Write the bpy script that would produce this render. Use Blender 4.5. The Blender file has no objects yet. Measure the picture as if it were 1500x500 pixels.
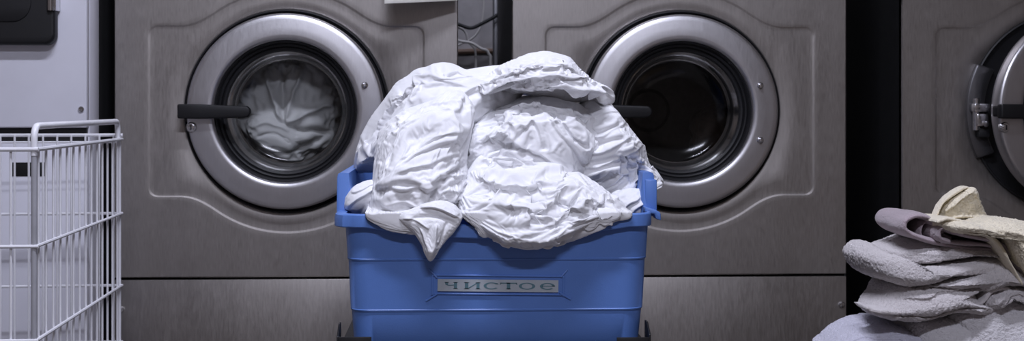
import bpy, bmesh, math, random
import numpy as np
from mathutils import Vector, Matrix

random.seed(7)
PI = math.pi
scene = bpy.context.scene
COL = scene.collection

# ------------------------------------------------------------------ camera numbers
F = 2000.0
YAW = math.radians(2.5)
SY, CY = math.sin(YAW), math.cos(YAW)
PX0, PY0, CAMZ = 750.0, 155.0, 0.85


def P(px, py, Y):
    """point of the plane Y = const that the photo shows at (px, py)"""
    u = (px - PX0) / F
    t = Y / (CY - u * SY)
    return Vector((t * (SY + u * CY), Y, CAMZ - t * (py - PY0) / F))


def PXs(px, Y):
    return P(px, PY0, Y).x


# ------------------------------------------------------------------ materials
def new_mat(name):
    m = bpy.data.materials.new(name)
    m.use_nodes = True
    nt = m.node_tree
    b = nt.nodes['Principled BSDF']
    return m, nt, b


def add_noise(nt, scale, detail=3.0, rough=0.5, stretch=(1, 1, 1)):
    tc = nt.nodes.new('ShaderNodeTexCoord')
    mp = nt.nodes.new('ShaderNodeMapping')
    mp.inputs['Scale'].default_value = stretch
    n = nt.nodes.new('ShaderNodeTexNoise')
    n.inputs['Scale'].default_value = scale
    n.inputs['Detail'].default_value = detail
    n.inputs['Roughness'].default_value = rough
    nt.links.new(tc.outputs['Object'], mp.inputs['Vector'])
    nt.links.new(mp.outputs['Vector'], n.inputs['Vector'])
    return n


def ramp(nt, src, c0, c1, p0=0.3, p1=0.7):
    r = nt.nodes.new('ShaderNodeValToRGB')
    r.color_ramp.elements[0].position = p0
    r.color_ramp.elements[1].position = p1
    r.color_ramp.elements[0].color = tuple(c0) + (1,)
    r.color_ramp.elements[1].color = tuple(c1) + (1,)
    nt.links.new(src, r.inputs['Fac'])
    return r


def bump(nt, b, src, strength, dist):
    bp = nt.nodes.new('ShaderNodeBump')
    bp.inputs['Strength'].default_value = strength
    bp.inputs['Distance'].default_value = dist
    nt.links.new(src, bp.inputs['Height'])
    nt.links.new(bp.outputs['Normal'], b.inputs['Normal'])
    return bp


def rough_map(nt, b, src, lo, hi):
    mr = nt.nodes.new('ShaderNodeMapRange')
    mr.inputs['From Min'].default_value = 0.3
    mr.inputs['From Max'].default_value = 0.7
    mr.inputs['To Min'].default_value = lo
    mr.inputs['To Max'].default_value = hi
    nt.links.new(src, mr.inputs['Value'])
    nt.links.new(mr.outputs['Result'], b.inputs['Roughness'])


def simple(name, col, rough=0.5, metal=0.0, vary=0.06, nscale=30, bmp=0.0, bscale=200, bdist=0.001, coat=0.0, stretch=(1, 1, 1)):
    m, nt, b = new_mat(name)
    b.inputs['Roughness'].default_value = rough
    b.inputs['Metallic'].default_value = metal
    b.inputs['Coat Weight'].default_value = coat
    n = add_noise(nt, nscale, 4, 0.6, stretch)
    c0 = [max(0, c * (1 - vary)) for c in col]
    c1 = [min(1, c * (1 + vary)) for c in col]
    r = ramp(nt, n.outputs['Fac'], c0, c1)
    nt.links.new(r.outputs['Color'], b.inputs['Base Color'])
    if bmp:
        n2 = add_noise(nt, bscale, 3, 0.6)
        bump(nt, b, n2.outputs['Fac'], bmp, bdist)
    return m


def steel_mat(name, col, rlo, rhi, vary=0.08):
    m, nt, b = new_mat(name)
    b.inputs['Metallic'].default_value = 1.0
    n = add_noise(nt, 5.0, 5, 0.65, (1.0, 1.0, 0.35))          # rubbed patches
    g = add_noise(nt, 340.0, 2, 0.6, (1.0, 1.0, 0.12))         # brushed grain
    mix = nt.nodes.new('ShaderNodeMix')
    mix.inputs[0].default_value = 0.5
    nt.links.new(n.outputs['Fac'], mix.inputs[2])
    nt.links.new(g.outputs['Fac'], mix.inputs[3])
    r = ramp(nt, mix.outputs[0], [c * (1 - vary) for c in col], [c * (1 + vary) for c in col])
    nt.links.new(r.outputs['Color'], b.inputs['Base Color'])
    rough_map(nt, b, mix.outputs[0], rlo, rhi)
    bump(nt, b, g.outputs['Fac'], 0.10, 0.0006)
    return m


def cloth_mat(name, col, vary=0.03, fuzz=0.0, sheen=0.15, fscale=420.0, trans=0.0, patch=6.0):
    m, nt, b = new_mat(name)
    b.inputs['Roughness'].default_value = 0.85
    b.inputs['Specular IOR Level'].default_value = 0.2
    b.inputs['Sheen Weight'].default_value = sheen
    b.inputs['Sheen Roughness'].default_value = 0.5
    if trans:
        b.inputs['Subsurface Weight'].default_value = trans
        b.inputs['Subsurface Radius'].default_value = (1, 1, 1)
        b.inputs['Subsurface Scale'].default_value = 0.006
    n = add_noise(nt, patch, 5, 0.6)
    r = ramp(nt, n.outputs['Fac'], [c * (1 - vary) for c in col], [min(1, c * (1 + vary)) for c in col])
    nt.links.new(r.outputs['Color'], b.inputs['Base Color'])
    g = add_noise(nt, fscale, 3, 0.65)
    if fuzz:
        bump(nt, b, g.outputs['Fac'], fuzz, 0.004)
    else:
        bump(nt, b, g.outputs['Fac'], 0.06, 0.0008)
    return m


def glass_mat(name, tint, refl=1.0):
    m = bpy.data.materials.new(name)
    m.use_nodes = True
    nt = m.node_tree
    for n in list(nt.nodes):
        if n.type == 'BSDF_PRINCIPLED':
            nt.nodes.remove(n)
    out = nt.nodes['Material Output']
    tr = nt.nodes.new('ShaderNodeBsdfTransparent')
    tr.inputs['Color'].default_value = tuple(tint) + (1,)
    gl = nt.nodes.new('ShaderNodeBsdfGlossy')
    gl.inputs['Roughness'].default_value = 0.12
    fr = nt.nodes.new('ShaderNodeFresnel')
    fr.inputs['IOR'].default_value = 1.5
    ma = nt.nodes.new('ShaderNodeMath')
    ma.operation = 'MULTIPLY'
    ma.inputs[1].default_value = refl
    mx = nt.nodes.new('ShaderNodeMixShader')
    nt.links.new(fr.outputs['Fac'], ma.inputs[0])
    nt.links.new(ma.outputs[0], mx.inputs['Fac'])
    nt.links.new(tr.outputs[0], mx.inputs[1])
    nt.links.new(gl.outputs[0], mx.inputs[2])
    nt.links.new(mx.outputs[0], out.inputs['Surface'])
    return m


def emit_mat(name, col, strength):
    m, nt, b = new_mat(name)
    b.inputs['Base Color'].default_value = tuple(col) + (1,)
    b.inputs['Emission Color'].default_value = tuple(col) + (1,)
    b.inputs['Emission Strength'].default_value = strength
    return m


M = {}
M['panel'] = steel_mat('brushed_steel_panel', (0.435, 0.408, 0.388), 0.38, 0.53, 0.13)
M['ring'] = steel_mat('brushed_steel_ring', (0.66, 0.65, 0.67), 0.34, 0.44, 0.05)
M['chrome'] = simple('chrome', (0.75, 0.75, 0.77), 0.18, 1.0, 0.03)
M['darksteel'] = simple('dark_steel', (0.17, 0.17, 0.18), 0.32, 0.9, 0.1)
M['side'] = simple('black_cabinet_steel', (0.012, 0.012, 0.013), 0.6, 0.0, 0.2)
M['rubber'] = simple('black_rubber', (0.010, 0.010, 0.012), 0.55, 0.0, 0.15)
M['plastic'] = simple('black_plastic', (0.005, 0.005, 0.0065), 0.55, 0.0, 0.15, bmp=0.1, bscale=500)
M['drum'] = simple('drum_steel', (0.16, 0.155, 0.15), 0.4, 1.0, 0.15, nscale=60)
M['glass'] = glass_mat('door_glass', (0.93, 0.94, 0.94), 0.8)
M['drum_shade'] = glass_mat('drum_shade_glass', (0.45, 0.45, 0.45), 0.8)  # grey tint puts the shade inside the middle drum into the glass
M['blue'] = simple('blue_plastic', (0.110, 0.225, 0.58), 0.42, 0.0, 0.05, nscale=12, bmp=0.12, bscale=420, bdist=0.0012)
M['card'] = simple('pale_card', (0.42, 0.46, 0.50), 0.5, 0.0, 0.06, nscale=60)
M['ink'] = simple('teal_ink', (0.10, 0.20, 0.24), 0.6, 0.0, 0.1)
M['sheet'] = cloth_mat('white_cotton', (0.86, 0.86, 0.88), 0.02, 0.0, 0.05, trans=0.15)
M['wet'] = cloth_mat('damp_cotton', (0.60, 0.60, 0.595), 0.05)
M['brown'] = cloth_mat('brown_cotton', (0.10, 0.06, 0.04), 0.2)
M['terry'] = cloth_mat('grey_terry', (0.82, 0.765, 0.76), 0.07, 1.0, 0.5, 520)
M['terryb'] = cloth_mat('pale_grey_terry', (0.85, 0.815, 0.83), 0.07, 1.0, 0.5, 520)
M['mauve'] = cloth_mat('mauve_terry', (0.44, 0.36, 0.39), 0.08, 0.6, 0.4, 360)
M['cream'] = cloth_mat('cream_terry', (0.88, 0.80, 0.62), 0.10, 0.7, 0.4, 360, patch=14)
M['lav'] = cloth_mat('lavender_terry', (0.58, 0.57, 0.66), 0.05, 0.6, 0.4, 360)
M['wire'] = simple('white_coated_wire', (0.84, 0.84, 0.88), 0.32, 0.0, 0.04)
M['post'] = simple('grey_coated_tube', (0.40, 0.40, 0.43), 0.35, 0.0, 0.08)
M['white'] = simple('white_machine_enamel', (0.84, 0.84, 0.92), 0.35, 0.0, 0.05, nscale=4)
M['paper'] = simple('cream_paper', (0.78, 0.76, 0.70), 0.8, 0.0, 0.05)
M['wall'] = simple('plaster_wall', (0.46, 0.44, 0.45), 0.85, 0.0, 0.15, nscale=9, bmp=0.3, bscale=40, bdist=0.003)
M['roomwall'] = simple('beige_wall_paint', (0.20, 0.165, 0.14), 0.8, 0.0, 0.08, nscale=5)
M['floor'] = simple('grey_floor_tile', (0.13, 0.115, 0.105), 0.5, 0.0, 0.15, nscale=8)
M['ceil'] = simple('ceiling_paint', (0.62, 0.61, 0.60), 0.9, 0.0, 0.05)
M['pipe'] = simple('brown_pipe_paint', (0.16, 0.10, 0.07), 0.5, 0.0, 0.15)
M['cable'] = simple('white_cable_sheath', (0.55, 0.53, 0.52), 0.5, 0.0, 0.08)
M['trolley'] = simple('black_trolley_steel', (0.010, 0.010, 0.012), 0.4, 0.0, 0.15)
M['wood'] = simple('pale_bench_wood', (0.35, 0.25, 0.16), 0.5, 0.0, 0.2, nscale=14, stretch=(1, 8, 8))
M['tube'] = emit_mat('lit_lamp_tube', (0.86, 0.91, 1.0), 6.0)

# ------------------------------------------------------------------ mesh helpers


class MB:
    """collects shapes, then links them as ONE mesh object"""

    def __init__(self, mtx=None):
        self.bm = bmesh.new()
        self.mtx = mtx

    def verts(self, pts):
        return [self.bm.verts.new(p) for p in pts]

    def face(self, vs):
        try:
            return self.bm.faces.new(vs)
        except ValueError:
            return None

    def box(self, x0, x1, y0, y1, z0, z1, bev=0.0, seg=2):
        b2 = bmesh.new()
        bmesh.ops.create_cube(b2, size=1.0)
        for v in b2.verts:
            v.co = Vector(((x0 + x1) / 2 + v.co.x * (x1 - x0), (y0 + y1) / 2 + v.co.y * (y1 - y0), (z0 + z1) / 2 + v.co.z * (z1 - z0)))
        if bev:
            bmesh.ops.bevel(b2, geom=b2.edges[:], offset=bev, segments=seg, affect='EDGES', profile=0.5)
        self.merge(b2)
        return self

    def merge(self, b2):
        mp = {v: self.bm.verts.new(v.co) for v in b2.verts}
        for f in b2.faces:
            self.face([mp[v] for v in f.verts])
        b2.free()

    def prism(self, poly, axis, d0, d1, bev=0.0, seg=2):
        """poly: 2D points; axis 'y' -> (x, z) points pushed from y=d0 to y=d1; 'x' -> (y, z); 'z' -> (x, y)"""
        def co(p, d):
            return {'y': (p[0], d, p[1]), 'x': (d, p[0], p[1]), 'z': (p[0], p[1], d)}[axis]
        b2 = bmesh.new()
        a = [b2.verts.new(co(p, d0)) for p in poly]
        b = [b2.verts.new(co(p, d1)) for p in poly]
        n = len(poly)
        b2.faces.new(a)
        b2.faces.new(b[::-1])
        for i in range(n):
            b2.faces.new((a[i], b[i], b[(i + 1) % n], a[(i + 1) % n]))
        bmesh.ops.recalc_face_normals(b2, faces=b2.faces[:])
        if bev:
            bmesh.ops.bevel(b2, geom=b2.edges[:], offset=bev, segments=seg, affect='EDGES', profile=0.5)
        self.merge(b2)
        return self

    def tube(self, pts, r, n=10, closed=False, caps=True):
        pts = [Vector(p) for p in pts]
        rings = []
        N = len(pts)
        prev = None
        for i, p in enumerate(pts):
            if closed:
                t = (pts[(i + 1) % N] - pts[i - 1]).normalized()
            else:
                t = (pts[min(i + 1, N - 1)] - pts[max(i - 1, 0)]).normalized()
            if prev is None:
                a = Vector((0, 0, 1)) if abs(t.z) < 0.9 else Vector((1, 0, 0))
                u = t.cross(a).normalized()
            else:
                u = (prev - t * prev.dot(t)).normalized()
            prev = u
            w = t.cross(u)
            rr = r[i] if isinstance(r, (list, tuple)) else r
            rings.append([self.bm.verts.new(p + (u * math.cos(2 * PI * k / n) + w * math.sin(2 * PI * k / n)) * rr) for k in range(n)])
        for i in range(N if closed else N - 1):
            A, B = rings[i], rings[(i + 1) % N]
            for k in range(n):
                self.face((A[k], A[(k + 1) % n], B[(k + 1) % n], B[k]))
        if caps and not closed:
            self.face(rings[0][::-1])
            self.face(rings[-1])
        return self

    def lathe(self, C, prof, axis='y', n=96, cap0=False, cap1=False):
        """prof: (r, w); axis 'y': w measured towards the viewer (-Y); 'z': w measured up; 'x': w along +X"""
        C = Vector(C)
        rings = []
        for r, w in prof:
            ring = []
            for k in range(n):
                a = 2 * PI * k / n
                c, s = r * math.cos(a), r * math.sin(a)
                if axis == 'y':
                    v = C + Vector((c, -w, s))
                elif axis == 'z':
                    v = C + Vector((c, s, w))
                else:
                    v = C + Vector((w, c, s))
                ring.append(self.bm.verts.new(v))
            rings.append(ring)
        for A, B in zip(rings, rings[1:]):
            for k in range(n):
                self.face((A[k], A[(k + 1) % n], B[(k + 1) % n], B[k]))
        if cap0:
            self.face(rings[0][::-1])
        if cap1:
            self.face(rings[-1])
        return self

    def build(self, name, mat, parent=None, smooth=True, angle=35, label=None):
        bm = self.bm
        if self.mtx is not None:
            bmesh.ops.transform(bm, matrix=self.mtx, verts=bm.verts[:])
        bmesh.ops.recalc_face_normals(bm, faces=bm.faces[:])
        org = world_loc(parent) if parent is not None else Vector((0, 0, 0))
        if parent is None:
            xs = [v.co for v in bm.verts]
            org = Vector(((min(v.x for v in xs) + max(v.x for v in xs)) / 2, (min(v.y for v in xs) + max(v.y for v in xs)) / 2, min(v.z for v in xs)))
        for v in bm.verts:
            v.co -= org
        me = bpy.data.meshes.new(name)
        bm.to_mesh(me)
        bm.free()
        me.materials.append(mat)
        if smooth:
            me.polygons.foreach_set('use_smooth', [True] * len(me.polygons))
            if angle and angle < 180:
                me.set_sharp_from_angle(angle=math.radians(angle))
        o = bpy.data.objects.new(name, me)
        COL.objects.link(o)
        if parent is not None:
            o.parent = parent
        else:
            o.location = org
        if label:
            o['label'] = label
        return o


def world_loc(o):
    v = Vector((0, 0, 0))
    while o is not None:
        v += o.location
        o = o.parent
    return v


def tag(o, label, cat, group=None, kind=None):
    o['label'] = label
    o['category'] = cat
    if group:
        o['group'] = group
    if kind:
        o['kind'] = kind
    return o


def thing(name, loc, label, cat, group=None):
    o = bpy.data.objects.new(name, None)
    o.empty_display_size = 0.05
    COL.objects.link(o)
    o.location = loc
    return tag(o, label, cat, group)


def struct(o):
    o['kind'] = 'structure'
    return o


def arc(c, r, a0, a1, n):
    return [(c[0] + r * math.cos(a0 + (a1 - a0) * i / n), c[1] + r * math.sin(a0 + (a1 - a0) * i / n)) for i in range(n + 1)]


def rrect(x0, x1, z0, z1, r, n=6):
    return (arc((x1 - r, z0 + r), r, -PI / 2, 0, n) + arc((x1 - r, z1 - r), r, 0, PI / 2, n)
            + arc((x0 + r, z1 - r), r, PI / 2, PI, n) + arc((x0 + r, z0 + r), r, PI, 1.5 * PI, n))


def smooth_path(pts, n=8):
    pts = [Vector(p) for p in pts]
    out = []
    for i in range(len(pts) - 1):
        p0, p1, p2, p3 = pts[max(i - 1, 0)], pts[i], pts[i + 1], pts[min(i + 2, len(pts) - 1)]
        for k in range(n):
            t = k / n
            out.append(0.5 * ((2 * p1) + (p2 - p0) * t + (2 * p0 - 5 * p1 + 4 * p2 - p3) * t * t + (3 * p1 - p0 - 3 * p2 + p3) * t ** 3))
    out.append(pts[-1])
    return out


# ------------------------------------------------------------------ room shell
XL, XR, YN, YB, ZC = -2.3, 2.6, -1.6, 4.45, 2.75


def shell(name, x0, x1, y0, y1, z0, z1, mat):
    return struct(MB().box(x0, x1, y0, y1, z0, z1).build(name, mat, smooth=False))


shell('floor', XL - .1, XR + .1, YN - .1, YB + .1, -0.1, 0.0, M['floor'])
shell('ceiling', XL - .1, XR + .1, YN - .1, YB + .1, ZC, ZC + 0.1, M['ceil'])
shell('wall_back', XL - .1, XR + .1, YB, YB + 0.1, 0.0, ZC, M['wall'])
shell('wall_front', XL - .1, XR + .1, YN - 0.1, YN, 0.0, ZC, M['roomwall'])
shell('wall_left', XL - 0.1, XL, YN, YB, 0.0, ZC, M['roomwall'])
shell('wall_right', XR, XR + 0.1, YN, YB, 0.0, ZC, M['roomwall'])

# ------------------------------------------------------------------ washing machines
Y0 = 3.2
S = Y0 / F                       # metres per photo pixel on the machine fronts
DCZ = CAMZ - (163 - PY0) * S     # height of the door centre
SEAM = CAMZ - (406 - PY0) * S
TOPZ = 1.42


def smin(a, b, k):
    h = np.clip(0.5 + 0.5 * (b - a) / k, 0, 1)
    return b * (1 - h) + a * h - k * h * (1 - h)


def emboss_radius(phi):
    """outline of the pressed field: a rounded rectangle joined with a circle around the door"""
    hw, hh, rc, RC = 0.318, 0.198, 0.02, 0.283
    lo = np.full_like(phi, 0.15)
    hi = np.full_like(phi, 0.45)
    for _ in range(40):
        r = (lo + hi) / 2
        x, z = r * np.cos(phi), r * np.sin(phi)
        qx, qz = np.abs(x) - hw + rc, np.abs(z) - hh + rc
        d1 = np.hypot(np.maximum(qx, 0), np.maximum(qz, 0)) + np.minimum(np.maximum(qx, qz), 0) - rc
        d = smin(d1, r - RC, 0.035)
        inside = d < 0
        lo = np.where(inside, r, lo)
        hi = np.where(inside, hi, r)
    return (lo + hi) / 2


def washer(x0, x1, label, glass, opened=0.0, has_hinge_side='right', yf=Y0):
    cx = (x0 + x1) / 2
    t = thing('washing_machine', ((x0 + x1) / 2, yf, 0), label, 'washing machine')
    C = Vector((cx, yf, DCZ))
    zb = 0.03
    # cabinet: two sides, top, back, bottom
    m = MB()
    D = 1.0
    m.box(x0, x0 + 0.004, yf + 0.004, yf + D, zb, TOPZ)
    m.box(x1 - 0.004, x1, yf + 0.004, yf + D, zb, TOPZ)
    m.box(x0, x1, yf + 0.004, yf + D, TOPZ, TOPZ + 0.004)
    m.box(x0, x1, yf + D, yf + D + 0.004, zb, TOPZ)
    m.box(x0, x1, yf + 0.01, yf + D, zb - 0.004, zb)
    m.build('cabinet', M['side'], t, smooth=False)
    for sx in (x0 + 0.05, x1 - 0.05):
        for sy in (yf + 0.08, yf + D - 0.06):
            MB().lathe((sx, sy, 0), [(0.024, 0.0), (0.024, 0.012), (0.012, 0.014), (0.012, zb)], 'z', 16, True, True).build('foot', M['rubber'], t)
    # pressed front panel with the door hole
    top, bot = TOPZ - DCZ, SEAM + 0.002 - DCZ
    L, R = x0 - cx, x1 - cx
    cor = [math.atan2(top, R), math.atan2(top, L), math.atan2(bot, L), math.atan2(bot, R)]
    phi = np.array(sorted(list(np.linspace(-PI, PI, 480, endpoint=False)) + cor))
    c, s = np.cos(phi), np.sin(phi)
    with np.errstate(divide='ignore'):
        rb = np.minimum(np.where(c > 1e-9, R / c, np.where(c < -1e-9, L / c, 9)), np.where(s > 1e-9, top / s, np.where(s < -1e-9, bot / s, 9)))
    re = emboss_radius(phi)
    HOLE = 0.2375
    rings = [(rb, -0.02), (rb, -0.003), (rb - 0.003, 0.0), (re + 0.015, 0.0), (re + 0.003, 0.0), (re + 0.0015, -0.0002), (re - 0.002, -0.0013), (re - 0.0035, -0.0015), (re - 0.016, -0.0015),
             (re * 0.5 + HOLE * 0.5, -0.0015), (np.full_like(phi, HOLE + 0.004), -0.0015), (np.full_like(phi, HOLE), -0.0035), (np.full_like(phi, HOLE), -0.03)]
    m = MB()
    vr = []
    for rr, w in rings:
        vr.append(m.verts([(cx + rr[k] * c[k], yf - w, DCZ + rr[k] * s[k]) for k in range(len(phi))]))
    n = len(phi)
    for A, B in zip(vr, vr[1:]):
        for k in range(n):
            m.face((A[k], A[(k + 1) % n], B[(k + 1) % n], B[k]))
    m.build('front_panel', M['panel'], t, angle=40)
    # lower service panel
    m = MB()
    m.box(x0 + 0.001, x1 - 0.001, yf - 0.001, yf + 0.02, 0.05, SEAM - 0.003, 0.0015, 2)
    kp = m.build('kick_panel', M['panel'], t)
    for sx in (x0 + 0.016, x1 - 0.012):
        MB().lathe((sx, yf - 0.001, CAMZ - (450 - PY0) * S), [(0.0075, 0.0), (0.0075, 0.003), (0.006, 0.005), (0.002, 0.006), (0.0, 0.006)], 'y', 20).build('screw', M['chrome'], kp)
    # rubber seal on the body, throat and drum
    m = MB()
    m.lathe(C, [(0.2372, -0.03), (0.2372, 0.001), (0.234, 0.003), (0.230, -0.004), (0.22, -0.008), (0.175, -0.01), (0.168, -0.02), (0.160, -0.02),
                (0.158, -0.05), (0.165, -0.06), (0.158, -0.07), (0.165, -0.085), (0.165, -0.10)], 'y', 96)
    m.build('door_seal', M['rubber'], t)
    m = MB()
    m.lathe(C, [(0.165, -0.10), (0.175, -0.103), (0.27, -0.12), (0.28, -0.14), (0.28, -0.50), (0.26, -0.52), (0.06, -0.53), (0.05, -0.515), (0.0, -0.515)], 'y', 72)
    dr = m.build('drum', M['drum'], t)
    for k in range(3):
        a = PI / 2 + k * 2 * PI / 3 + 0.4
        mm = MB(Matrix.Translation(C) @ Matrix.Rotation(-a, 4, 'Y'))
        mm.prism([(-0.035, 0.28), (-0.012, 0.215), (0.012, 0.215), (0.035, 0.28)], 'y', 0.15, 0.49, 0.006)
        mm.build('lifter', M['drum'], dr)
    # the door (turned about its hinge when open)
    hx = cx + 0.246
    hy = yf - 0.005
    T = Matrix.Translation((hx, hy, 0)) @ Matrix.Rotation(opened, 4, 'Z') @ Matrix.Translation((-hx, -hy, 0)) if opened else None
    m = MB(T)
    m.lathe(C, [(0.165, -0.004), (0.180, -0.003), (0.222, -0.003), (0.2255, 0.0), (0.2265, 0.010), (0.2262, 0.028), (0.2245, 0.0325), (0.2205, 0.0345), (0.212, 0.0355), (0.195, 0.037),
                (0.178, 0.0385), (0.171, 0.0380), (0.1665, 0.0355), (0.1645, 0.031), (0.164, 0.020), (0.164, -0.004)], 'y', 144)
    d = m.build('door', M['ring'], t, angle=50)
    m = MB(T)
    m.lathe(C, [(0.165, 0.000), (0.165, 0.026), (0.162, 0.028), (0.159, 0.024), (0.157, 0.016), (0.154, 0.018), (0.151, 0.016), (0.149, 0.008), (0.146, 0.010), (0.142, 0.008), (0.139, 0.0), (0.139, -0.006), (0.165, -0.006), (0.165, 0.0)], 'y', 120)
    m.build('glass_gasket', M['rubber'], d)
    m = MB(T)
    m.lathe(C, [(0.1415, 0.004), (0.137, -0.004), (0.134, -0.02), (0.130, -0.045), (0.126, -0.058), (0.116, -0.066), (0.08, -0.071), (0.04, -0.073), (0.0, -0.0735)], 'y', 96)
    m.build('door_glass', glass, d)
    # handle lever on the left of the door, with a pivot
    hz = C.z
    hl = cx - 0.2405
    m = MB(T)
    m.prism([(hl, hz - 0.0165), (hl + 0.05, hz - 0.0172), (hl + 0.145, hz - 0.0150)] + arc((hl + 0.152, hz - 0.001), 0.0135, -PI / 2.4, PI / 2.4, 8)
            + [(hl + 0.145, hz + 0.0125), (hl + 0.05, hz + 0.0160), (hl, hz + 0.0165)], 'y', yf - 0.066, yf - 0.046, 0.004, 3)
    m.lathe((hl + 0.022, yf - 0.03, hz), [(0.012, 0.0), (0.012, 0.024)], 'y', 24, True, True)
    m.prism(rrect(hl + 0.002, hl + 0.05, hz - 0.012, hz + 0.012, 0.004), 'y', yf - 0.05, yf - 0.025, 0.002)
    m.build('door_handle', M['plastic'], d)
    m = MB(T)
    lx, lz = cx - 0.2135, hz - 0.037
    m.lathe((lx, yf - 0.028, lz), [(0.0125, 0.0), (0.0125, 0.008), (0.010, 0.011), (0.0075, 0.011), (0.007, 0.014), (0.003, 0.0145), (0.0, 0.0145)], 'y', 28)
    m.build('door_lock', M['chrome'], d)
    m = MB(T)
    m.box(lx - 0.0012, lx + 0.0012, yf - 0.0440, yf - 0.041, lz - 0.006, lz + 0.006)
    m.build('keyhole', M['rubber'], d)
    for dz in (0.0595, -0.068):
        m = MB(T)
        sx = cx + 0.1815
        m.lathe((sx, yf - 0.0365, hz + dz), [(0.009, -0.004), (0.009, 0.0), (0.006, 0.002), (0.0055, 0.010), (0.004, 0.0125), (0.0, 0.013)], 'y', 20)
        m.build('screw', M['chrome'], d)
    # hinge knuckles in the gap between door and body
    for dz in (0.07, -0.07):
        MB().lathe((cx + 0.214, yf + 0.012, DCZ + dz - 0.015), [(0.005, 0), (0.005, 0.03)], 'z', 12, True, True).build('hinge', M['darksteel'], t)
    return t, C, T


wx = [(PXs(167, Y0), PXs(671, Y0)), (PXs(750, Y0), PXs(1240, Y0)), (PXs(1321, Y0), PXs(1321, Y0) + 0.80)]
wash_left, CL, _ = washer(*wx[0], 'steel front-loading washing machine with white laundry behind its closed round window', M['glass'])
wash_mid, CM, _ = washer(*wx[1], 'steel front-loading washing machine with a dark drum behind its closed window, right of the bin', M['drum_shade'])
OPEN = math.radians(10.5)
wash_right, CR, TR = washer(*wx[2], 'steel front-loading washing machine at the right edge with its round door ajar', M['glass'], opened=OPEN)

# latch plate uncovered by the ajar door of the right machine
m = MB()
outer = arc((CR.x, CR.z), 0.248, math.radians(153), math.radians(207), 24)
inner = arc((CR.x, CR.z), 0.205, math.radians(209), math.radians(151), 24)
m.prism(outer + inner, 'y', Y0 - 0.013, Y0 + 0.012, 0.004, 2)
lp = m.build('latch_plate', M['darksteel'], wash_right)
zz = CR.z
m = MB()
px_ = CR.x - 0.222
m.box(px_ - 0.020, px_ + 0.024, Y0 - 0.046, Y0 - 0.012, zz - 0.002, zz + 0.018, 0.003)
m.box(px_ - 0.013, px_ + 0.015, Y0 - 0.044, Y0 - 0.012, zz - 0.036, zz - 0.006, 0.003)
m.lathe((px_ - 0.010, Y0 - 0.03, zz - 0.045), [(0.008, 0), (0.008, 0.075)], 'z', 16, True, True)
m.lathe((px_ + 0.006, Y0 - 0.044, zz - 0.03), [(0.007, 0), (0.007, 0.005), (0.0, 0.006)], 'y', 16)
m.build('latch_catch', M['chrome'], lp)
m = MB()
m.box(px_ - 0.006, px_ + 0.022, Y0 - 0.034, Y0 - 0.012, zz - 0.062, zz - 0.040, 0.003)
m.build('latch_block', M['rubber'], lp)

# paper notice taped to the left machine, its lower edge standing off the panel
m = MB()
rows = []
for k in range(19):
    q = k / 18
    bend = max(0, (q - 0.35) / 0.65) ** 1.7
    row = []
    for j in range(11):
        e = j / 10
        yy = Y0 - 0.003 - 0.13 * bend * (1.0 - 0.62 * e)
        yb = Y0 - 0.003 - 0.13 * (1.0 - 0.62 * e)
        zb_ = P(563 + 107 * e, 5.5 - 4.5 * e, yb).z
        xa, xb = PXs(566 + 104 * e, Y0), PXs(563 + 107 * e, yb)
        row.append((xa + (xb - xa) * bend, yy, 1.36 + (zb_ - 1.36) * q))
    rows.append(row)
vv = [[m.bm.verts.new(p) for p in r] for r in rows]
for a, b in zip(vv, vv[1:]):
    for j in range(10):
        m.face((a[j], a[j + 1], b[j + 1], b[j]))
notice = m.build('paper_notice', M['paper'])
md = notice.modifiers.new('thick', 'SOLIDIFY')
md.thickness = 0.0006
tag(notice, 'cream paper notice stuck to the top of the left washing machine', 'paper notice')

# ------------------------------------------------------------------ gap between the first two machines
def px_tube(name, pts, Ys, r, mat, label, cat, group=None):
    w = [P(x, y, Ys) if not isinstance(Ys, (list, tuple)) else P(x, y, Ys[i]) for i, (x, y) in enumerate(pts)]
    o = MB().tube(smooth_path(w, 8), r, 10).build(name, mat)
    return tag(o, label, cat, group)


px_tube('hose', [(640, 900), (640, 400), (646, 60), (655, 30), (672, 36), (690, 41), (707, 34), (722, 26), (732, 20)], 4.24, 0.006, M['rubber'], 'thick black hose sagging between the two left washing machines', 'hose')
px_tube('water_pipe', [(640, 76), (672, 76), (699, 75), (725, 75)], 4.441, 0.009, M['pipe'], 'brown horizontal pipe on the wall between the two left machines', 'pipe')
px_tube('cable', [(655, 52), (673, 60), (690, 63), (704, 71), (716, 79), (719, 120), (719, 400), (719, 560)], 4.20, 0.0045, M['cable'], 'pale cable running down to the right in front of the wall between machines', 'cable')
px_tube('cable', [(709, -60), (709, 0), (706, 32), (698, 50), (686, 60), (672, 66), (655, 80), (650, 300), (650, 560)], 4.31, 0.0032, M['cable'], 'thin pale cable hanging down and bending left in the gap between machines', 'cable')
px_tube('cable', [(660, 38), (676, 42), (683, 50), (686, 61), (694, 70), (697, 84), (697, 140), (697, 400), (697, 556)], 4.26, 0.0036, M['cable'], 'pale cable bending down in front of the wall pipe in the gap', 'cable')
x = PXs(722, 4.3)
m = MB().box(x, x + 0.02, 4.28, 4.34, 0.0, 1.6, 0.003)
tag(m.build('conduit_post', M['darksteel']), 'dark grey vertical conduit at the wall beside the middle machine', 'conduit')
px_tube('cable', [(741, -60), (740, 0), (736, 50), (731, 110), (729, 200), (728, 400), (728, 566)], 4.12, 0.005, M['rubber'], 'black cable dropping straight down beside the dark conduit', 'cable')

# ------------------------------------------------------------------ laundry in the drums is built with the cloth below

# ------------------------------------------------------------------ white machine at the left edge
YW = 3.05
wxr = PXs(127, YW)
wxl = wxr - 0.75
def wz(py):
    return CAMZ - (py - PY0) * YW / F


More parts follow.
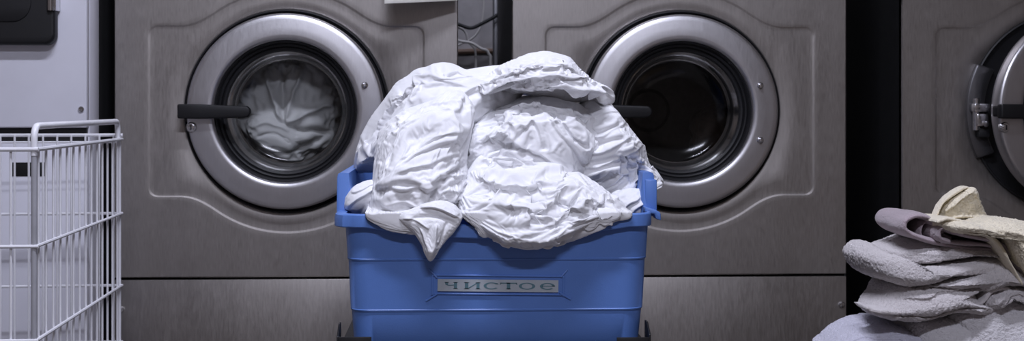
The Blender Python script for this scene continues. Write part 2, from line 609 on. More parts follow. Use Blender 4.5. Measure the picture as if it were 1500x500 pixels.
t = thing('dryer', (wxl + 0.375, YW, 0), 'white enamelled laundry machine at the left edge with a black door corner', 'dryer')
m = MB()
m.box(wxl, wxr + 0.001, YW + 0.025, YW + 0.105, 0.03, 1.6, 0.006)
m.build('front_frame', M['white'], t)
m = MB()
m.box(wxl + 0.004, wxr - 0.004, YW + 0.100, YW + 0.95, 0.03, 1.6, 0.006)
m.build('cabinet', M['side'], t)  # black behind the white frame stands in for shade in the narrow gap
m = MB()
m.box(wxl, wxr, YW, YW + 0.024, wz(187), 1.6, 0.004, 3)
fp = m.build('front_panel', M['white'], t)
MB().lathe((PXs(119, YW), YW, wz(160)), [(0.0065, 0.0), (0.0065, 0.003), (0.005, 0.0045), (0.0, 0.005)], 'y', 20).build('screw', M['chrome'], fp)
m = MB()
m.box(wxl, wxr - 0.004, YW + 0.012, YW + 0.0245, wz(208), wz(187.5))
m.build('vent_slot', M['rubber'], t)
m = MB()
m.box(wxl, wxr, YW + 0.002, YW + 0.024, 0.04, wz(208), 0.004, 3)
lp2 = m.build('lower_panel', M['white'], t)
m = MB()
m.box(PXs(17, YW), PXs(68, YW), YW, YW + 0.004, wz(257), wz(237), 0.0012)
m.build('rating_plate', M['plastic'], lp2, label='black rectangular plate')
for sx in (wxl + 0.05, wxr - 0.05):
    for sy in (YW + 0.1, YW + 0.9):
        MB().lathe((sx, sy, 0), [(0.022, 0), (0.022, 0.012), (0.012, 0.014), (0.012, 0.031)], 'z', 16, True, True).build('foot', M['rubber'], t)
# black door with rounded corners
dxr = PXs(80.5, YW - 0.03)
dzb = CAMZ - (67 - PY0) * (YW - 0.03) / F
m = MB()
m.prism(rrect(dxr - 0.58, dxr, dzb, dzb + 0.46, 0.022, 8), 'y', YW - 0.034, YW - 0.001, 0.007, 3)
dd = m.build('door', M['plastic'], t, label='black door with rounded corners')
m = MB()
m.prism(rrect(dxr - 0.52, dxr - 0.05, dzb + 0.05, dzb + 0.41, 0.04, 8), 'y', YW - 0.037, YW - 0.033, 0.002, 2)
m.build('door_pane', M['plastic'], dd)
m = MB()
hzc = CAMZ - (3 - PY0) * (YW - 0.03) / F
m.lathe((dxr - 0.008, YW - 0.036, hzc - 0.022), [(0.007, 0), (0.007, 0.06)], 'z', 16, True, True)
m.box(dxr - 0.015, dxr + 0.004, YW - 0.036, YW - 0.001, hzc - 0.022, hzc + 0.038, 0.002)
m.build('door_hinge', M['chrome'], t)

# ------------------------------------------------------------------ white wire trolley basket
def wire_basket():
    FR = P(50, 218, 2.20)          # front right top corner
    RR = P(175, 203, 2.86)         # rear right top corner
    ax = Vector((RR.x - FR.x, RR.y - FR.y, 0)).normalized()     # towards the back
    lx = Vector((-ax.y, ax.x, 0))                                # towards the left
    if lx.x > 0:
        lx = -lx
    W = 0.50
    LEN = (Vector((RR.x, RR.y, 0)) - Vector((FR.x, FR.y, 0))).length
    zt, z2, z3, zb = 0.7805, 0.6265, 0.477, 0.36
    O = Vector((FR.x, FR.y, 0))

    def q(a, b, z):     # a along the side (0 front .. LEN), b to the left
        return O + ax * a + lx * b + Vector((0, 0, z))
    ctr = q(LEN / 2, W / 2, 0)
    t = thing('wire_trolley', ctr, 'white wire laundry trolley basket standing before the white machine', 'laundry trolley')
    # rails
    for z in (zt, z2, z3, zb):
        r = 0.0036 if z == zt else 0.0030
        for (p, s) in (((0, -0.008), (0, W + 0.004)), ((LEN, -0.006), (LEN, W + 0.004))):
            zz = z + (0.0085 if z == zt and p[0] > 0 else 0.0)
            off = -0.004 if p[0] == 0 else 0.004
            MB().tube([q(p[0] + off, p[1], zz), q(s[0] + off, s[1], zz)], r, 8).build('rail', M['wire'], t)
        for b in (-0.004, W + 0.004):
            MB().tube([q(-0.004, b, z), q(LEN + 0.006, b, z)], r, 8).build('rail', M['wire'], t)
    MB().tube([q(LEN + 0.002, 0, zt - 0.006), q(LEN + 0.002, W, zt - 0.006)], 0.0022, 8).build('rail', M['wire'], t)
    # upright wires, one mesh per face
    def wires(name, spots, r=0.0022, top=zt, bot=zb):
        for (a, b) in spots:
            MB().tube([q(a, b, bot), q(a, b, top)], r, 6).build('upright_wire', M['wire'], t)
    n = 14
    wires('side', [(LEN * (k + 0.55) / n, 0.0) for k in range(n)] + [(LEN * (k + 0.55) / n, W) for k in range(n)])
    wires('front', [(0.0, 0.0185 + 0.0172 * 1 * k if k == 0 else 0.0185 + 0.0175 + 0.0245 * (k - 1)) for k in range(1, 19)])
    wires('rear', [(LEN, 0.012 + 0.0285 * k) for k in range(17)], top=zt + 0.0085)
    # bottom grid
    g = MB()
    for k in range(12):
        g.tube([q(LEN * (k + 0.5) / 12, 0, zb), q(LEN * (k + 0.5) / 12, W, zb)], 0.0022, 6)
    for k in range(9):
        g.tube([q(0, W * (k + 0.5) / 9, zb - 0.004), q(LEN, W * (k + 0.5) / 9, zb - 0.004)], 0.0022, 6)
    g.build('bottom_grid', M['wire'], t)
    # corner posts with casters
    for (a, b) in ((0.0, 0.0), (LEN, 0.0), (0.0, W), (LEN, W)):
        fr = a == 0.0
        r = 0.0048 if fr else 0.0034
        o = MB().tube([q(a, b, 0.085), q(a, b, zt)], r, 12).build('corner_post', M['post'] if fr else M['wire'], t)
        MB().lathe(q(a, b, 0.0) + Vector((-0.012, 0, 0.035)), [(0.0, 0), (0.026, 0.0), (0.034, 0.004), (0.034, 0.020), (0.026, 0.024), (0.0, 0.024)], 'x', 20).build('caster', M['rubber'], o)
        MB().box(*sum([[c - 0.016, c + 0.016] for c in q(a, b, 0)[:2]], []), 0.07, 0.09, 0.003).build('caster_plate', M['darksteel'], o)
    # handles along both sides
    zh = 0.8175
    for b in (0.0, W):
        pts = [q(0, b, zt - 0.01), q(0, b, zh - 0.02)]
        pts += [q(0.02 * (1 - math.cos(k * PI / 12)), b, zh - 0.02 + 0.02 * math.sin(k * PI / 12)) for k in range(1, 7)]
        pts += [q(LEN - 0.035 - 0.0 * k, b, zh) for k in range(1)]
        pts += [q(LEN - 0.035 + 0.018 * math.sin(k * PI / 12), b, zh - 0.018 + 0.018 * math.cos(k * PI / 12)) for k in range(1, 7)]
        pts += [q(LEN - 0.017, b, zt - 0.006)]
        MB().tube(pts, 0.0056, 12).build('handle', M['wire'], t)
    return t


wire_basket()

# ------------------------------------------------------------------ blue bin on a black trolley
YF = 2.19                      # front wall of the bin
SB = YF / F
BZ = 0.466


def bz(py):
    return CAMZ - (py - PY0) * SB


RIMZ = bz(313)
HIGH = bz(262) + 0.006
DEPTH = 0.46
bx = lambda p: PXs(p, YF)
xc = (bx(504) + bx(953)) / 2


def bin_perimeter(n_side=70):
    """unit perimeter: list of (side, s) walking front left->right, right side, back, left side; corner rounding handled by radius"""
    pts = []
    return pts


def bin_ring(xl, xr, y0, y1, r, zf, off=lambda nx, ny, s: 0.0):
    """closed ring of points of a rounded rectangle; zf(x, y) gives the height"""
    out = []
    NF, NS, NC = 60, 40, 10
    def seg(p, q, n, nrm):
        for k in range(n):
            tt = k / n
            out.append((p[0] + (q[0] - p[0]) * tt, p[1] + (q[1] - p[1]) * tt, nrm[0], nrm[1]))
    def crn(c, a0):
        for k in range(NC):
            a = a0 + (PI / 2) * k / NC
            out.append((c[0] + r * math.cos(a), c[1] + r * math.sin(a), math.cos(a), math.sin(a)))
    seg((xl + r, y0), (xr - r, y0), NF, (0, -1))
    crn((xr - r, y0 + r), -PI / 2)
    seg((xr, y0 + r), (xr, y1 - r), NS, (1, 0))
    crn((xr - r, y1 - r), 0)
    seg((xr - r, y1), (xl + r, y1), NF, (0, 1))
    crn((xl + r, y1 - r), PI / 2)
    seg((xl, y1 - r), (xl, y0 + r), NS, (-1, 0))
    crn((xl + r, y0 + r), PI)
    return out


def sstep(a, b, x):
    u = max(0.0, min(1.0, (x - a) / (b - a)))
    return u * u * (3 - 2 * u)


trolley_front = YF + 0.0
bin_t = thing('laundry_bin', (xc, YF + DEPTH / 2, BZ), 'blue plastic bin heaped with white sheets, with a small word label on its front', 'laundry bin')
# (z or fraction, left px, right px, inset of the front wall)
levels = [(BZ, 520, 936, 0.012), (BZ + 0.006, 515.5, 940, 0.008),
          (bz(457.0), 512.6, 944.0, 0.0052), (bz(456.6), 511.6, 945.0, 0.0036), (bz(454.6), 511.0, 945.6, 0.0030), (bz(453.4), 511.0, 945.6, 0.0042),
          (bz(382.2), 508.0, 949.0, 0.0022), (bz(381.8), 507.0, 950.0, 0.0006), (bz(379.8), 506.4, 950.6, 0.0), (bz(378.6), 506.6, 950.4, 0.0012), (bz(336), 504, 953, 0.0)]


def rim_z(x, y):
    ys = (y - YF)
    u = (x - xc) / 0.21
    front = RIMZ - 0.018 * max(0.0, 1 - u * u) ** 1.0 * sstep(0.06, 0.0, ys)
    k = sstep(0.075, 0.084, ys)
    return front + (HIGH - front) * k


def lip_out(x, y, nx, ny):
    if ny < -0.5 and abs(nx) < 0.7:
        base = 0.012
    else:
        base = 0.018
    if nx > 0.2 and (y - YF) < 0.075:
        base = 0.004 + 0.008 * max(0, -ny)
    return base


m = MB()
rings = []
RC = 0.035
for z, pl, pr, ins in levels:
    ring = bin_ring(bx(pl), bx(pr), YF + ins, YF + DEPTH - ins, RC, None)
    rings.append([(a, b, z) for a, b, nx, ny in ring])
base = bin_ring(bx(504), bx(953), YF, YF + DEPTH, RC, None)
for k, (frac, o) in enumerate(((0.0, 0.0), (0.0, 0.9), (0.0, 1.0), (0.6, 1.0), (0.9, 0.92), (1.0, 0.7), (1.0, 0.15), (0.97, -0.05))):
    ring = []
    for a, b, nx, ny in base:
        zt = rim_z(a, b)
        lo = lip_out(a, b, nx, ny)
        hgt = 0.020
        zz = zt - hgt * (1 - frac) if frac > 0 else zt - hgt + (0.0 if k != 1 else -0.0015)
        ring.append((a + nx * lo * o, b + ny * lo * o, zz))
    rings.append(ring)
TH = 0.004
for z, pl, pr, ins in [(None, 504, 953, 0)] + levels[::-1][1:-1]:
    ring = []
    src = bin_ring(bx(pl), bx(pr), YF + ins, YF + DEPTH - ins, RC, None)
    for a, b, nx, ny in src:
        zz = (rim_z(a, b) - 0.03) if z is None else z + 0.004
        ring.append((a - nx * TH, b - ny * TH, zz))
    rings.append(ring)
vr = [m.verts(r) for r in rings]
n = len(vr[0])
for A, B in zip(vr, vr[1:]):
    for k in range(n):
        m.face((A[k], A[(k + 1) % n], B[(k + 1) % n], B[k]))
m.face(vr[0][::-1])
m.face(vr[-1])
m.build('bin_body', M['blue'], bin_t, angle=32)
# broken-off flange hook on the right side and the left grip
m = MB()
xr_ = bx(953)
m.prism([(YF + 0.075, HIGH - 0.012), (YF + 0.13, HIGH - 0.012), (YF + 0.13, RIMZ - 0.002), (YF + 0.075, RIMZ - 0.012)], 'x', xr_ + 0.002, xr_ + 0.022, 0.003)
m.build('side_flange', M['blue'], bin_t)
m = MB()
m.prism([(xr_ - 0.002, RIMZ + 0.006), (xr_ + 0.018, RIMZ + 0.000), (xr_ + 0.024, RIMZ - 0.004), (xr_ + 0.025, RIMZ - 0.017), (xr_ + 0.016, RIMZ - 0.014), (xr_ + 0.014, RIMZ - 0.006), (xr_ - 0.002, RIMZ - 0.004)], 'y', YF + 0.05, YF + 0.085, 0.002)
m.build('side_flange', M['blue'], bin_t)

# label holder, card and the word on it
yl = YF + 0.003
def lb(px, py):
    return (bx(px), bz(py))
a = math.radians(-0.9)
c0 = lb(729.5, 419.2)
def rot2(p):
    dx, dz = p[0] - c0[0], p[1] - c0[1]
    return (c0[0] + dx * math.cos(a) - dz * math.sin(a), c0[1] + dx * math.sin(a) + dz * math.cos(a))
def rect2(x0_, y0_, x1_, y1_):
    return [rot2(lb(x0_, y1_)), rot2(lb(x1_, y1_)), rot2(lb(x1_, y0_)), rot2(lb(x0_, y0_))]
m = MB()
for r_ in ((634, 403.5, 825, 406), (636, 431, 824, 433), (632, 404, 634.5, 434), (824.5, 404, 827, 434)):
    m.prism(rect2(*r_), 'y', yl - 0.0022, yl + 0.002, 0.0006, 1)
for p_, q_ in (((628, 394), (640, 407)), ((624, 441), (640, 431)), ((832, 396), (822, 407)), ((836, 440), (820, 430))):
    A_, B_ = lb(*p_), lb(*q_)
    m.tube([(A_[0], yl, A_[1]), (B_[0], yl - 0.0015, B_[1])], 0.0016, 8)
m.build('label_holder', M['blue'], bin_t)
m = MB()
m.prism(rect2(641, 410.3, 818, 428), 'y', yl - 0.0022, yl - 0.0012)
card = m.build('label_card', M['card'], bin_t, smooth=False, label='pale card with teal lettering')


def letters():
    """the word 'чистое' in wide serif letters, unit: photo pixels from the card's left end, y up from baseline"""
    polys = []
    H = 9.6
    def stem(x0_, x1_, y0_=0, y1_=H, serif=1.6):
        polys.append([(x0_, y0_), (x1_, y0_), (x1_, y1_), (x0_, y1_)])
        for yy in (y0_, y1_):
            s_ = 1 if yy == y0_ else -1
            polys.append([(x0_ - serif, yy), (x1_ + serif, yy), (x1_, yy + s_ * 1.1), (x0_, yy + s_ * 1.1)][::s_])
    def ring(cx_, rx, ry, thick, thin, a0=0, a1=2 * PI):
        n_ = 40
        o_, i_ = [], []
        for k in range(n_ + 1):
            t_ = a0 + (a1 - a0) * k / n_
            o_.append((cx_ + rx * math.cos(t_), H / 2 + ry * math.sin(t_)))
            i_.append((cx_ + (rx - thick) * math.cos(t_), H / 2 + (ry - thin) * math.sin(t_)))
        for k in range(n_):
            polys.append([o_[k], o_[k + 1], i_[k + 1], i_[k]])
    # ч
    stem(24, 28.5)
    polys.append([(11, H), (15.5, H), (15.5, 6.2), (13, 5.4), (11, 6.4)])
    polys.append([(12.5, 6.0), (15, 4.4), (24, 5.0), (24, 6.0), (16, 5.6)])
    polys.append([(9.8, H), (16.8, H), (15.5, H - 1.1), (11, H - 1.1)])
    # и
    stem(40, 45)
    stem(57, 61.5)
    polys.append([(44, 1.0), (46.5, 1.0), (58, 8.4), (56, 8.4)])
    # с
    ring(79, 11.5, H / 2 + .2, 4.0, 1.1, math.radians(38), math.radians(322))
    polys.append([(85.5, 7.4), (89.2, 7.0), (88.2, 8.4), (86.5, 9.0)])
    # т
    stem(101.5, 106.5)
    polys.append([(92, H), (116, H), (116, H - 1.3), (92, H - 1.3)])
    polys.append([(92, H), (93.4, H), (92.4, H - 3.0), (91.2, H - 3.0)])
    polys.append([(114.6, H), (116, H), (116.8, H - 3.0), (115.6, H - 3.0)])
    # о
    ring(131, 12, H / 2 + .2, 4.2, 1.1)
    # е
    ring(161, 11, H / 2 + .2, 4.0, 1.1, math.radians(2), math.radians(318))
    polys.append([(153, 4.6), (172, 4.6), (172, 5.8), (153, 5.8)])
    return polys


m = MB()
for pl in letters():
    pts = [rot2(lb(641 + p[0], 424.2 - p[1])) for p in pl]
    if len(set((round(a_, 6), round(b_, 6)) for a_, b_ in pts)) < 3:
        continue
    m.prism(pts, 'y', yl - 0.0026, yl - 0.0020)
m.build('label_lettering', M['ink'], card, smooth=False)

# trolley under the bin
tb = thing('bin_trolley', (xc, YF + DEPTH / 2, 0), 'black steel trolley with corner brackets carrying the blue bin', 'trolley')
TX0, TX1 = bx(497), bx(949)
m = MB().box(TX0, TX1, YF - 0.012, YF + DEPTH + 0.012, BZ - 0.022, BZ - 0.0005, 0.003)
m.build('platform', M['trolley'], tb)
for sx in (0, 1):
    for sy in (0, 1):
        X = TX0 if sx == 0 else TX1
        dx = 1 if sx == 0 else -1
        Yc_ = YF - 0.012 if sy == 0 else YF + DEPTH + 0.012
        dy = 1 if sy == 0 else -1
        w_ = 0.052
        m = MB()
        m.box(min(X, X + dx * w_), max(X, X + dx * w_), min(Yc_, Yc_ - dy * 0.003), max(Yc_, Yc_ - dy * 0.003), BZ - 0.022, bz(490.5 if sx == 0 else 494), 0.0008)
        yy0, yy1 = Yc_, Yc_ + dy * 0.05
        m.prism([(yy0 - dy * 0.003, BZ - 0.022), (yy1, BZ - 0.022), (yy1, bz(476)), (yy0 + dy * 0.03, bz(476)), (yy0 - dy * 0.003, bz(490))][::dy], 'x', X - dx * 0.003, X, 0.0006)
        m.build('corner_bracket', M['trolley'], tb)
        m = MB().box(X + dx * 0.004, X + dx * 0.034, min(Yc_ + dy * 0.004, Yc_ + dy * 0.034), max(Yc_ + dy * 0.004, Yc_ + dy * 0.034), 0.08, BZ - 0.022, 0.002)
        lg = m.build('leg', M['trolley'], tb)
        m = MB().lathe((X + dx * 0.019 - 0.012, Yc_ + dy * 0.019, 0.04), [(0, 0), (0.03, 0), (0.04, 0.004), (0.04, 0.02), (0.03, 0.024), (0, 0.024)], 'x', 24)
        m.box(X + dx * 0.019 - 0.015, X + dx * 0.019 + 0.015, Yc_ + dy * 0.019 - 0.01, Yc_ + dy * 0.019 + 0.01, 0.07, 0.082)
        m.build('caster', M['rubber'], lg)

# ------------------------------------------------------------------ crumpled cloth
_ico = {}
STEP, GROW, FINE = 1.0, 1.0, 0.9
CORE, GM, ALONG, FRIC, BEND, SAG = 0.033, 2.3, 0.30, 3, 0.5, 1.3


def ico(level):
    if level in _ico:
        return _ico[level]
    if level == 0:
        t_ = (1 + 5 ** 0.5) / 2
        v = np.array([(-1, t_, 0), (1, t_, 0), (-1, -t_, 0), (1, -t_, 0), (0, -1, t_), (0, 1, t_), (0, -1, -t_), (0, 1, -t_), (t_, 0, -1), (t_, 0, 1), (-t_, 0, -1), (-t_, 0, 1)], float)
        f = np.array([(0, 11, 5), (0, 5, 1), (0, 1, 7), (0, 7, 10), (0, 10, 11), (1, 5, 9), (5, 11, 4), (11, 10, 2), (10, 7, 6), (7, 1, 8), (3, 9, 4), (3, 4, 2), (3, 2, 6), (3, 6, 8), (3, 8, 9), (4, 9, 5), (2, 4, 11), (6, 2, 10), (8, 6, 7), (9, 8, 1)])
        # tilt so no pole or edge line faces the viewer squarely
        v /= np.linalg.norm(v, axis=1)[:, None]
        R_ = np.array(Matrix.Rotation(0.37, 3, 'X') @ Matrix.Rotation(0.53, 3, 'Z'))
        v = v @ R_.T
        res = (v, f, None)
    else:
        v, f, _ = ico(level - 1)
        e = np.sort(np.concatenate([f[:, [0, 1]], f[:, [1, 2]], f[:, [2, 0]]]), axis=1)
        ue, inv = np.unique(e, axis=0, return_inverse=True)
        inv = inv.reshape(-1)
        nF = len(f)
        a_, b_, c_ = inv[:nF] + len(v), inv[nF:2 * nF] + len(v), inv[2 * nF:] + len(v)
        mid = v[ue[:, 0]] + v[ue[:, 1]]
        mid /= np.linalg.norm(mid, axis=1)[:, None]
        nv = np.vstack([v, mid])
        nf = np.vstack([np.stack([f[:, 0], a_, c_], 1), np.stack([f[:, 1], b_, a_], 1), np.stack([f[:, 2], c_, b_], 1), np.stack([a_, b_, c_], 1)])
        res = (nv, nf, ue)
    _ico[level] = res
    return res


_nb = {}


def nbrs(level):
    if level in _nb:
        return _nb[level]
    v, f, _ = ico(level)
    N = len(v)
    e = np.unique(np.sort(np.concatenate([f[:, [0, 1]], f[:, [1, 2]], f[:, [2, 0]]]), axis=1), axis=0)
    d = np.concatenate([e, e[:, ::-1]])
    d = d[np.argsort(d[:, 0], kind='stable')]
    cnt = np.bincount(d[:, 0], minlength=N)
    start = np.concatenate([[0], np.cumsum(cnt)[:-1]])
    slot = np.arange(len(d)) - start[d[:, 0]]
    nb = np.repeat(np.arange(N)[:, None], 6, 1)
    nb[d[:, 0], slot] = d[:, 1]
    mask = (np.arange(6)[None, :] < cnt[:, None]).astype(float)
    _nb[level] = (nb, mask, cnt.astype(float))
    return _nb[level]


def vnoise(p, seed):
    """smooth 3D value noise, vectorised"""
    p = p + seed * 17.31
    i = np.floor(p).astype(np.int64)
    f = p - i
    f = f * f * f * (f * (f * 6 - 15) + 10)

    def h(ix, iy, iz):
        n_ = (ix * 73856093) ^ (iy * 19349663) ^ (iz * 83492791) ^ (seed * 2654435)
        n_ = (n_ ^ (n_ >> 13)) * 1274126177
        n_ = n_ ^ (n_ >> 16)
        return (n_ & 0xFFFF) / 32767.5 - 1.0
    r = 0
    for dx in (0, 1):
        for dy in (0, 1):
            for dz in (0, 1):
                w = (f[:, 0] if dx else 1 - f[:, 0]) * (f[:, 1] if dy else 1 - f[:, 1]) * (f[:, 2] if dz else 1 - f[:, 2])
                r = r + w * h(i[:, 0] + dx, i[:, 1] + dy, i[:, 2] + dz)
    return r


def spline_closed(pts, n=10):
    pts = np.array(pts, float)
    out = []
    N = len(pts)
    for i in range(N):
        p0, p1, p2, p3 = pts[i - 1], pts[i], pts[(i + 1) % N], pts[(i + 2) % N]
        for k in range(n):
            t = k / n
            # slightly tight Catmull-Rom
            m1, m2 = 0.42 * (p2 - p0), 0.42 * (p3 - p1)
            out.append((2 * t ** 3 - 3 * t * t + 1) * p1 + (t ** 3 - 2 * t * t + t) * m1 + (-2 * t ** 3 + 3 * t * t) * p2 + (t ** 3 - t * t) * m2)
    return np.array(out)


def star_radius(poly, c, sc, phis):
    q = (poly - c) / sc
    a = q
    b = np.roll(q, -1, axis=0)
    d = b - a
    out = np.zeros(len(phis))
    for k0 in range(0, len(phis), 64):
        ph = phis[k0:k0 + 64]
        ux, uy = np.cos(ph)[:, None], np.sin(ph)[:, None]
        den = ux * d[None, :, 1] - uy * d[None, :, 0]
        den = np.where(np.abs(den) < 1e-12, 1e-12, den)
        t = (a[None, :, 0] * d[None, :, 1] - a[None, :, 1] * d[None, :, 0]) / den
        s = (a[None, :, 0] * uy - a[None, :, 1] * ux) / den
        ok = (s >= -1e-6) & (s <= 1 + 1e-6) & (t > 0)
        out[k0:k0 + 64] = np.where(ok, t, 0).max(axis=1)
    return out


def smooth2(pts):
    return [(p.x, p.z) for p in smooth_path([(a_, 0, b_) for a_, b_ in pts], 5)] if len(pts) > 2 else pts


def seg_dist(q, pts):
    """distance of 2D points q to a polyline, its tangent there, and the signed side"""
    best = np.full(len(q), 1e9)
    tan = np.zeros((len(q), 2))
    side = np.zeros(len(q))
    par = np.zeros(len(q))
    pts = np.array(pts, float)
    n_ = len(pts) - 1
    for i in range(n_):
        a, b = pts[i], pts[i + 1]
        d = b - a
        L = np.linalg.norm(d)
        t = np.clip(((q - a) @ d) / (L * L), 0, 1)
        v = q - (a + t[:, None] * d)
        dist = np.hypot(v[:, 0], v[:, 1])
        m_ = dist < best
        best = np.where(m_, dist, best)
        tan[m_] = d / L
        side = np.where(m_, d[0] * v[:, 1] - d[1] * v[:, 0], side)
        par = np.where(m_, (i + t) / n_, par)
    return best, tan, side, par


def vertex_normals(x, f):
    fn = np.cross(x[f[:, 1]] - x[f[:, 0]], x[f[:, 2]] - x[f[:, 0]])
    n = np.zeros_like(x)
    for k in range(3):
        for j in range(3):
            n[:, j] += np.bincount(f[:, k], fn[:, j], len(x))
    n /= np.linalg.norm(n, axis=1)[:, None] + 1e-12
    return n


def buckle(x, level, t3, grow, aniso, kb, kn, kt, iters, rng, amp):
    """let the cloth grow a little across its folds while it is held near its place, so that it wrinkles"""
    nb, mask, cnt = nbrs(level)
    f = ico(level)[1]
    base = x.astype(np.float32)
    nrm = vertex_normals(base, f).astype(np.float32)
    mask, cnt, t3 = mask.astype(np.float32), cnt.astype(np.float32), t3.astype(np.float32)
    d = base[nb] - base[:, None]
    L0 = np.linalg.norm(d, axis=2) + 1e-12
    al = np.abs((d * t3[:, None, :]).sum(2)) / L0
    g = grow if np.isscalar(grow) else grow[:, None]
    rest = L0 * (1 + g * (1 - aniso * al ** 2))
    rest = rest.astype(np.float32)
    x = base + nrm * (rng.standard_normal(len(x)) * amp).astype(np.float32)[:, None]
    for it in range(iters):
        d = x[nb] - x[:, None]
        L = np.linalg.norm(d, axis=2) + 1e-12
        c = (L - rest) / L * mask * 0.30
        x = x + np.einsum('ij,ijk->ik', c, d)
        disp = x - base
        lap = np.einsum('ij,ijk->ik', mask, disp[nb]) / cnt[:, None] - disp
        lap2 = np.einsum('ij,ijk->ik', mask, lap[nb]) / cnt[:, None] - lap
        x = x - kb * lap2
        disp = x - base
        dn = (disp * nrm).sum(1)
        tang = disp - dn[:, None] * nrm
        x = x - kt * tang - nrm * (kn * dn)[:, None]
    return x


def lobe(outline, Yc, Df, Db, tiltz=0.0, tiltx=0.0, center=None, strokes=(), flow=(1, 0.3), grow=0.13, fine=0.10,
          lumps=0.008, lump_scale=0.07, seed=1, pw=0.75, level=6, clampf=None, fuzz=0.0, kn=(0.002, 0.010), inplane=0.9, wobble=2.0, sim=0.0, simb=1.0, sag=0.5, sstroke=0.7, frames=40, tucks=(), free=(), smooth=False):
    rng = np.random.default_rng(seed)
    poly = spline_closed(outline)
    bb0, bb1 = poly.min(0), poly.max(0)
    c = np.array(center if center else (bb0 + bb1) / 2, float)
    sc = (bb1 - bb0) / 2
    s = Yc / F
    phis = np.linspace(-PI, PI, 1441)
    rad = star_radius(poly, c, sc, phis)

    def place(v):
        rho = np.hypot(v[:, 0], v[:, 2])
        ph = np.arctan2(-v[:, 2], v[:, 0])
        R_ = np.interp(ph, phis, rad)
        rp = rho ** inplane
        q = c + np.stack([np.cos(ph) * R_ * rp * sc[0], np.sin(ph) * R_ * rp * sc[1]], 1)
        dep = np.abs(v[:, 1]) ** pw
        o = P(c[0], c[1], Yc)
        x = np.zeros_like(v)
        k = s / (CY - (c[0] - PX0) / F * SY) / CY
        x[:, 0] = o.x + (q[:, 0] - c[0]) * k
        x[:, 2] = o.z - (q[:, 1] - c[1]) * s
        y = np.where(v[:, 1] < 0, -dep * Df, dep * Db)
        x[:, 1] = Yc + y + tiltz * (c[1] - q[:, 1]) * s + tiltx * (q[:, 0] - c[0]) * s
        return x, q

    lv0 = level - 1

    def dirs(q):
        tx = np.full(len(q), 0.0)
        ty = np.full(len(q), 0.0)
        fl = math.atan2(flow[1], flow[0])
        tx += math.cos(2 * fl) * 0.25
        ty += math.sin(2 * fl) * 0.25
        for st in strokes:
            d_, tn, _, _ = seg_dist(q, st[0])
            w = np.exp(-(d_ / 25.0))
            an = np.arctan2(tn[:, 1], tn[:, 0])
            tx += w * np.cos(2 * an)
            ty += w * np.sin(2 * an)
        an = np.arctan2(ty, tx) / 2
        return np.stack([np.cos(an), np.zeros(len(q)), -np.sin(an)], 1)

    def shaped(lv):
        """outline, soft lumps and drawn folds: (points, height px, half width px[, 'step'])"""
        v, f, _ = ico(lv)
        x, q = place(v)
        nrm = vertex_normals(x, f)
        lump = vnoise(x / lump_scale, seed) * lumps + vnoise(x / (lump_scale * 0.45), seed + 5) * lumps * (0.15 if smooth else 0.45)
        x = x + nrm * lump[:, None]
        front = np.clip(-v[:, 1] * 2.5, 0, 1)
        wob = np.stack([vnoise(x / 0.022, seed + 21), vnoise(x / 0.022, seed + 22)], 1) * wobble
        qq = q + wob
        off = np.zeros(len(v))
        for st in strokes:
            d_, tn, sd, par = seg_dist(qq, smooth2(st[0]))
            taper = np.clip(np.minimum(par, 1 - par) / 0.2, 0, 1)
            taper = taper * taper * (3 - 2 * taper)
            a_, w_ = st[1], st[2]
            kind = st[3] if len(st) > 3 else 'ridge'
            if kind == 'ridge':
                off += (sstroke if sim else 1.0) * a_ * taper / (1 + (d_ / (0.62 * w_)) ** 2) * np.exp(-(d_ / (2.0 * w_)) ** 2)
            else:
                up = np.exp(-(d_ / w_) ** 1.3)
                dn = np.exp(-(d_ / (0.16 * w_ + 1.0)) ** 2) * 1.25 - 0.25 * np.exp(-(d_ / (0.8 * w_)) ** 2)
                off += (sstroke if sim else 1.0) * a_ * taper * np.where(sd < 0, up, dn)
        tuck = np.zeros(len(v))
        for pts, dp in tucks:
            d_, tn, sd, par = seg_dist(qq, smooth2(pts))
            off -= dp * np.exp(-(d_ / 5.0) ** 2) * np.clip(np.minimum(par, 1 - par) / 0.15 + 0.3, 0, 1)
            tuck = np.maximum(tuck, np.clip(1.6 - d_ / 2.2, 0, 1))
        x[:, 1] -= off * s * front
        loose = np.zeros(len(v))
        for pts, rad_ in free:
            d_, tn, sd, par = seg_dist(q, pts)
            loose = np.maximum(loose, np.clip(1.5 - d_ / rad_, 0, 1))
        return x, q, f, tuck * (front > 0.3), loose
    if smooth:
        x, q, f, tuck, loose = shaped(level)
    else:
        x, q, f, tuck, loose = shaped(lv0)
        b0 = x
        if sim:
            v = ico(lv0)[0]
            core = x - vertex_normals(x, f) * CORE
            pinw = np.clip((v[:, 1] + 0.12) / 0.10, 0, 1)
            pinw = np.where(v[:, 1] < 0.35, pinw * (1 - loose), pinw)
            pinw = np.maximum(pinw, tuck)
            fl = math.atan2(-flow[1], flow[0])
            nx_ = np.array([-math.sin(fl), 0, math.cos(fl)])
            al_ = np.array([math.cos(fl), 0, math.sin(fl)])
            xc_ = x - x.mean(0)
            wv = np.stack([vnoise(x / 0.07, seed + 31), vnoise(x / 0.07, seed + 32), vnoise(x / 0.07, seed + 33)], 1)
            rest = x + GM * sim * (xc_ @ nx_)[:, None] * nx_ + ALONG * (xc_ @ al_)[:, None] * al_ + wv * 0.007
            x = drape(x, f, pinw, rest, frames, bend=BEND * simb, sag=SAG * sag, core=core)
        else:
            x = buckle(x, lv0, dirs(q), grow * GROW * np.clip(0.8 + 0.9 * vnoise(x / 0.07, seed + 3), 0.1, 1.8), 0.75, 0.06, kn[0], 0.06, 140, rng, 0.0010)
        disp = x - b0
        ue = ico(level)[2]
        disp = np.vstack([disp, (disp[ue[:, 0]] + disp[ue[:, 1]]) / 2])
        nb, mask, cnt = nbrs(level)
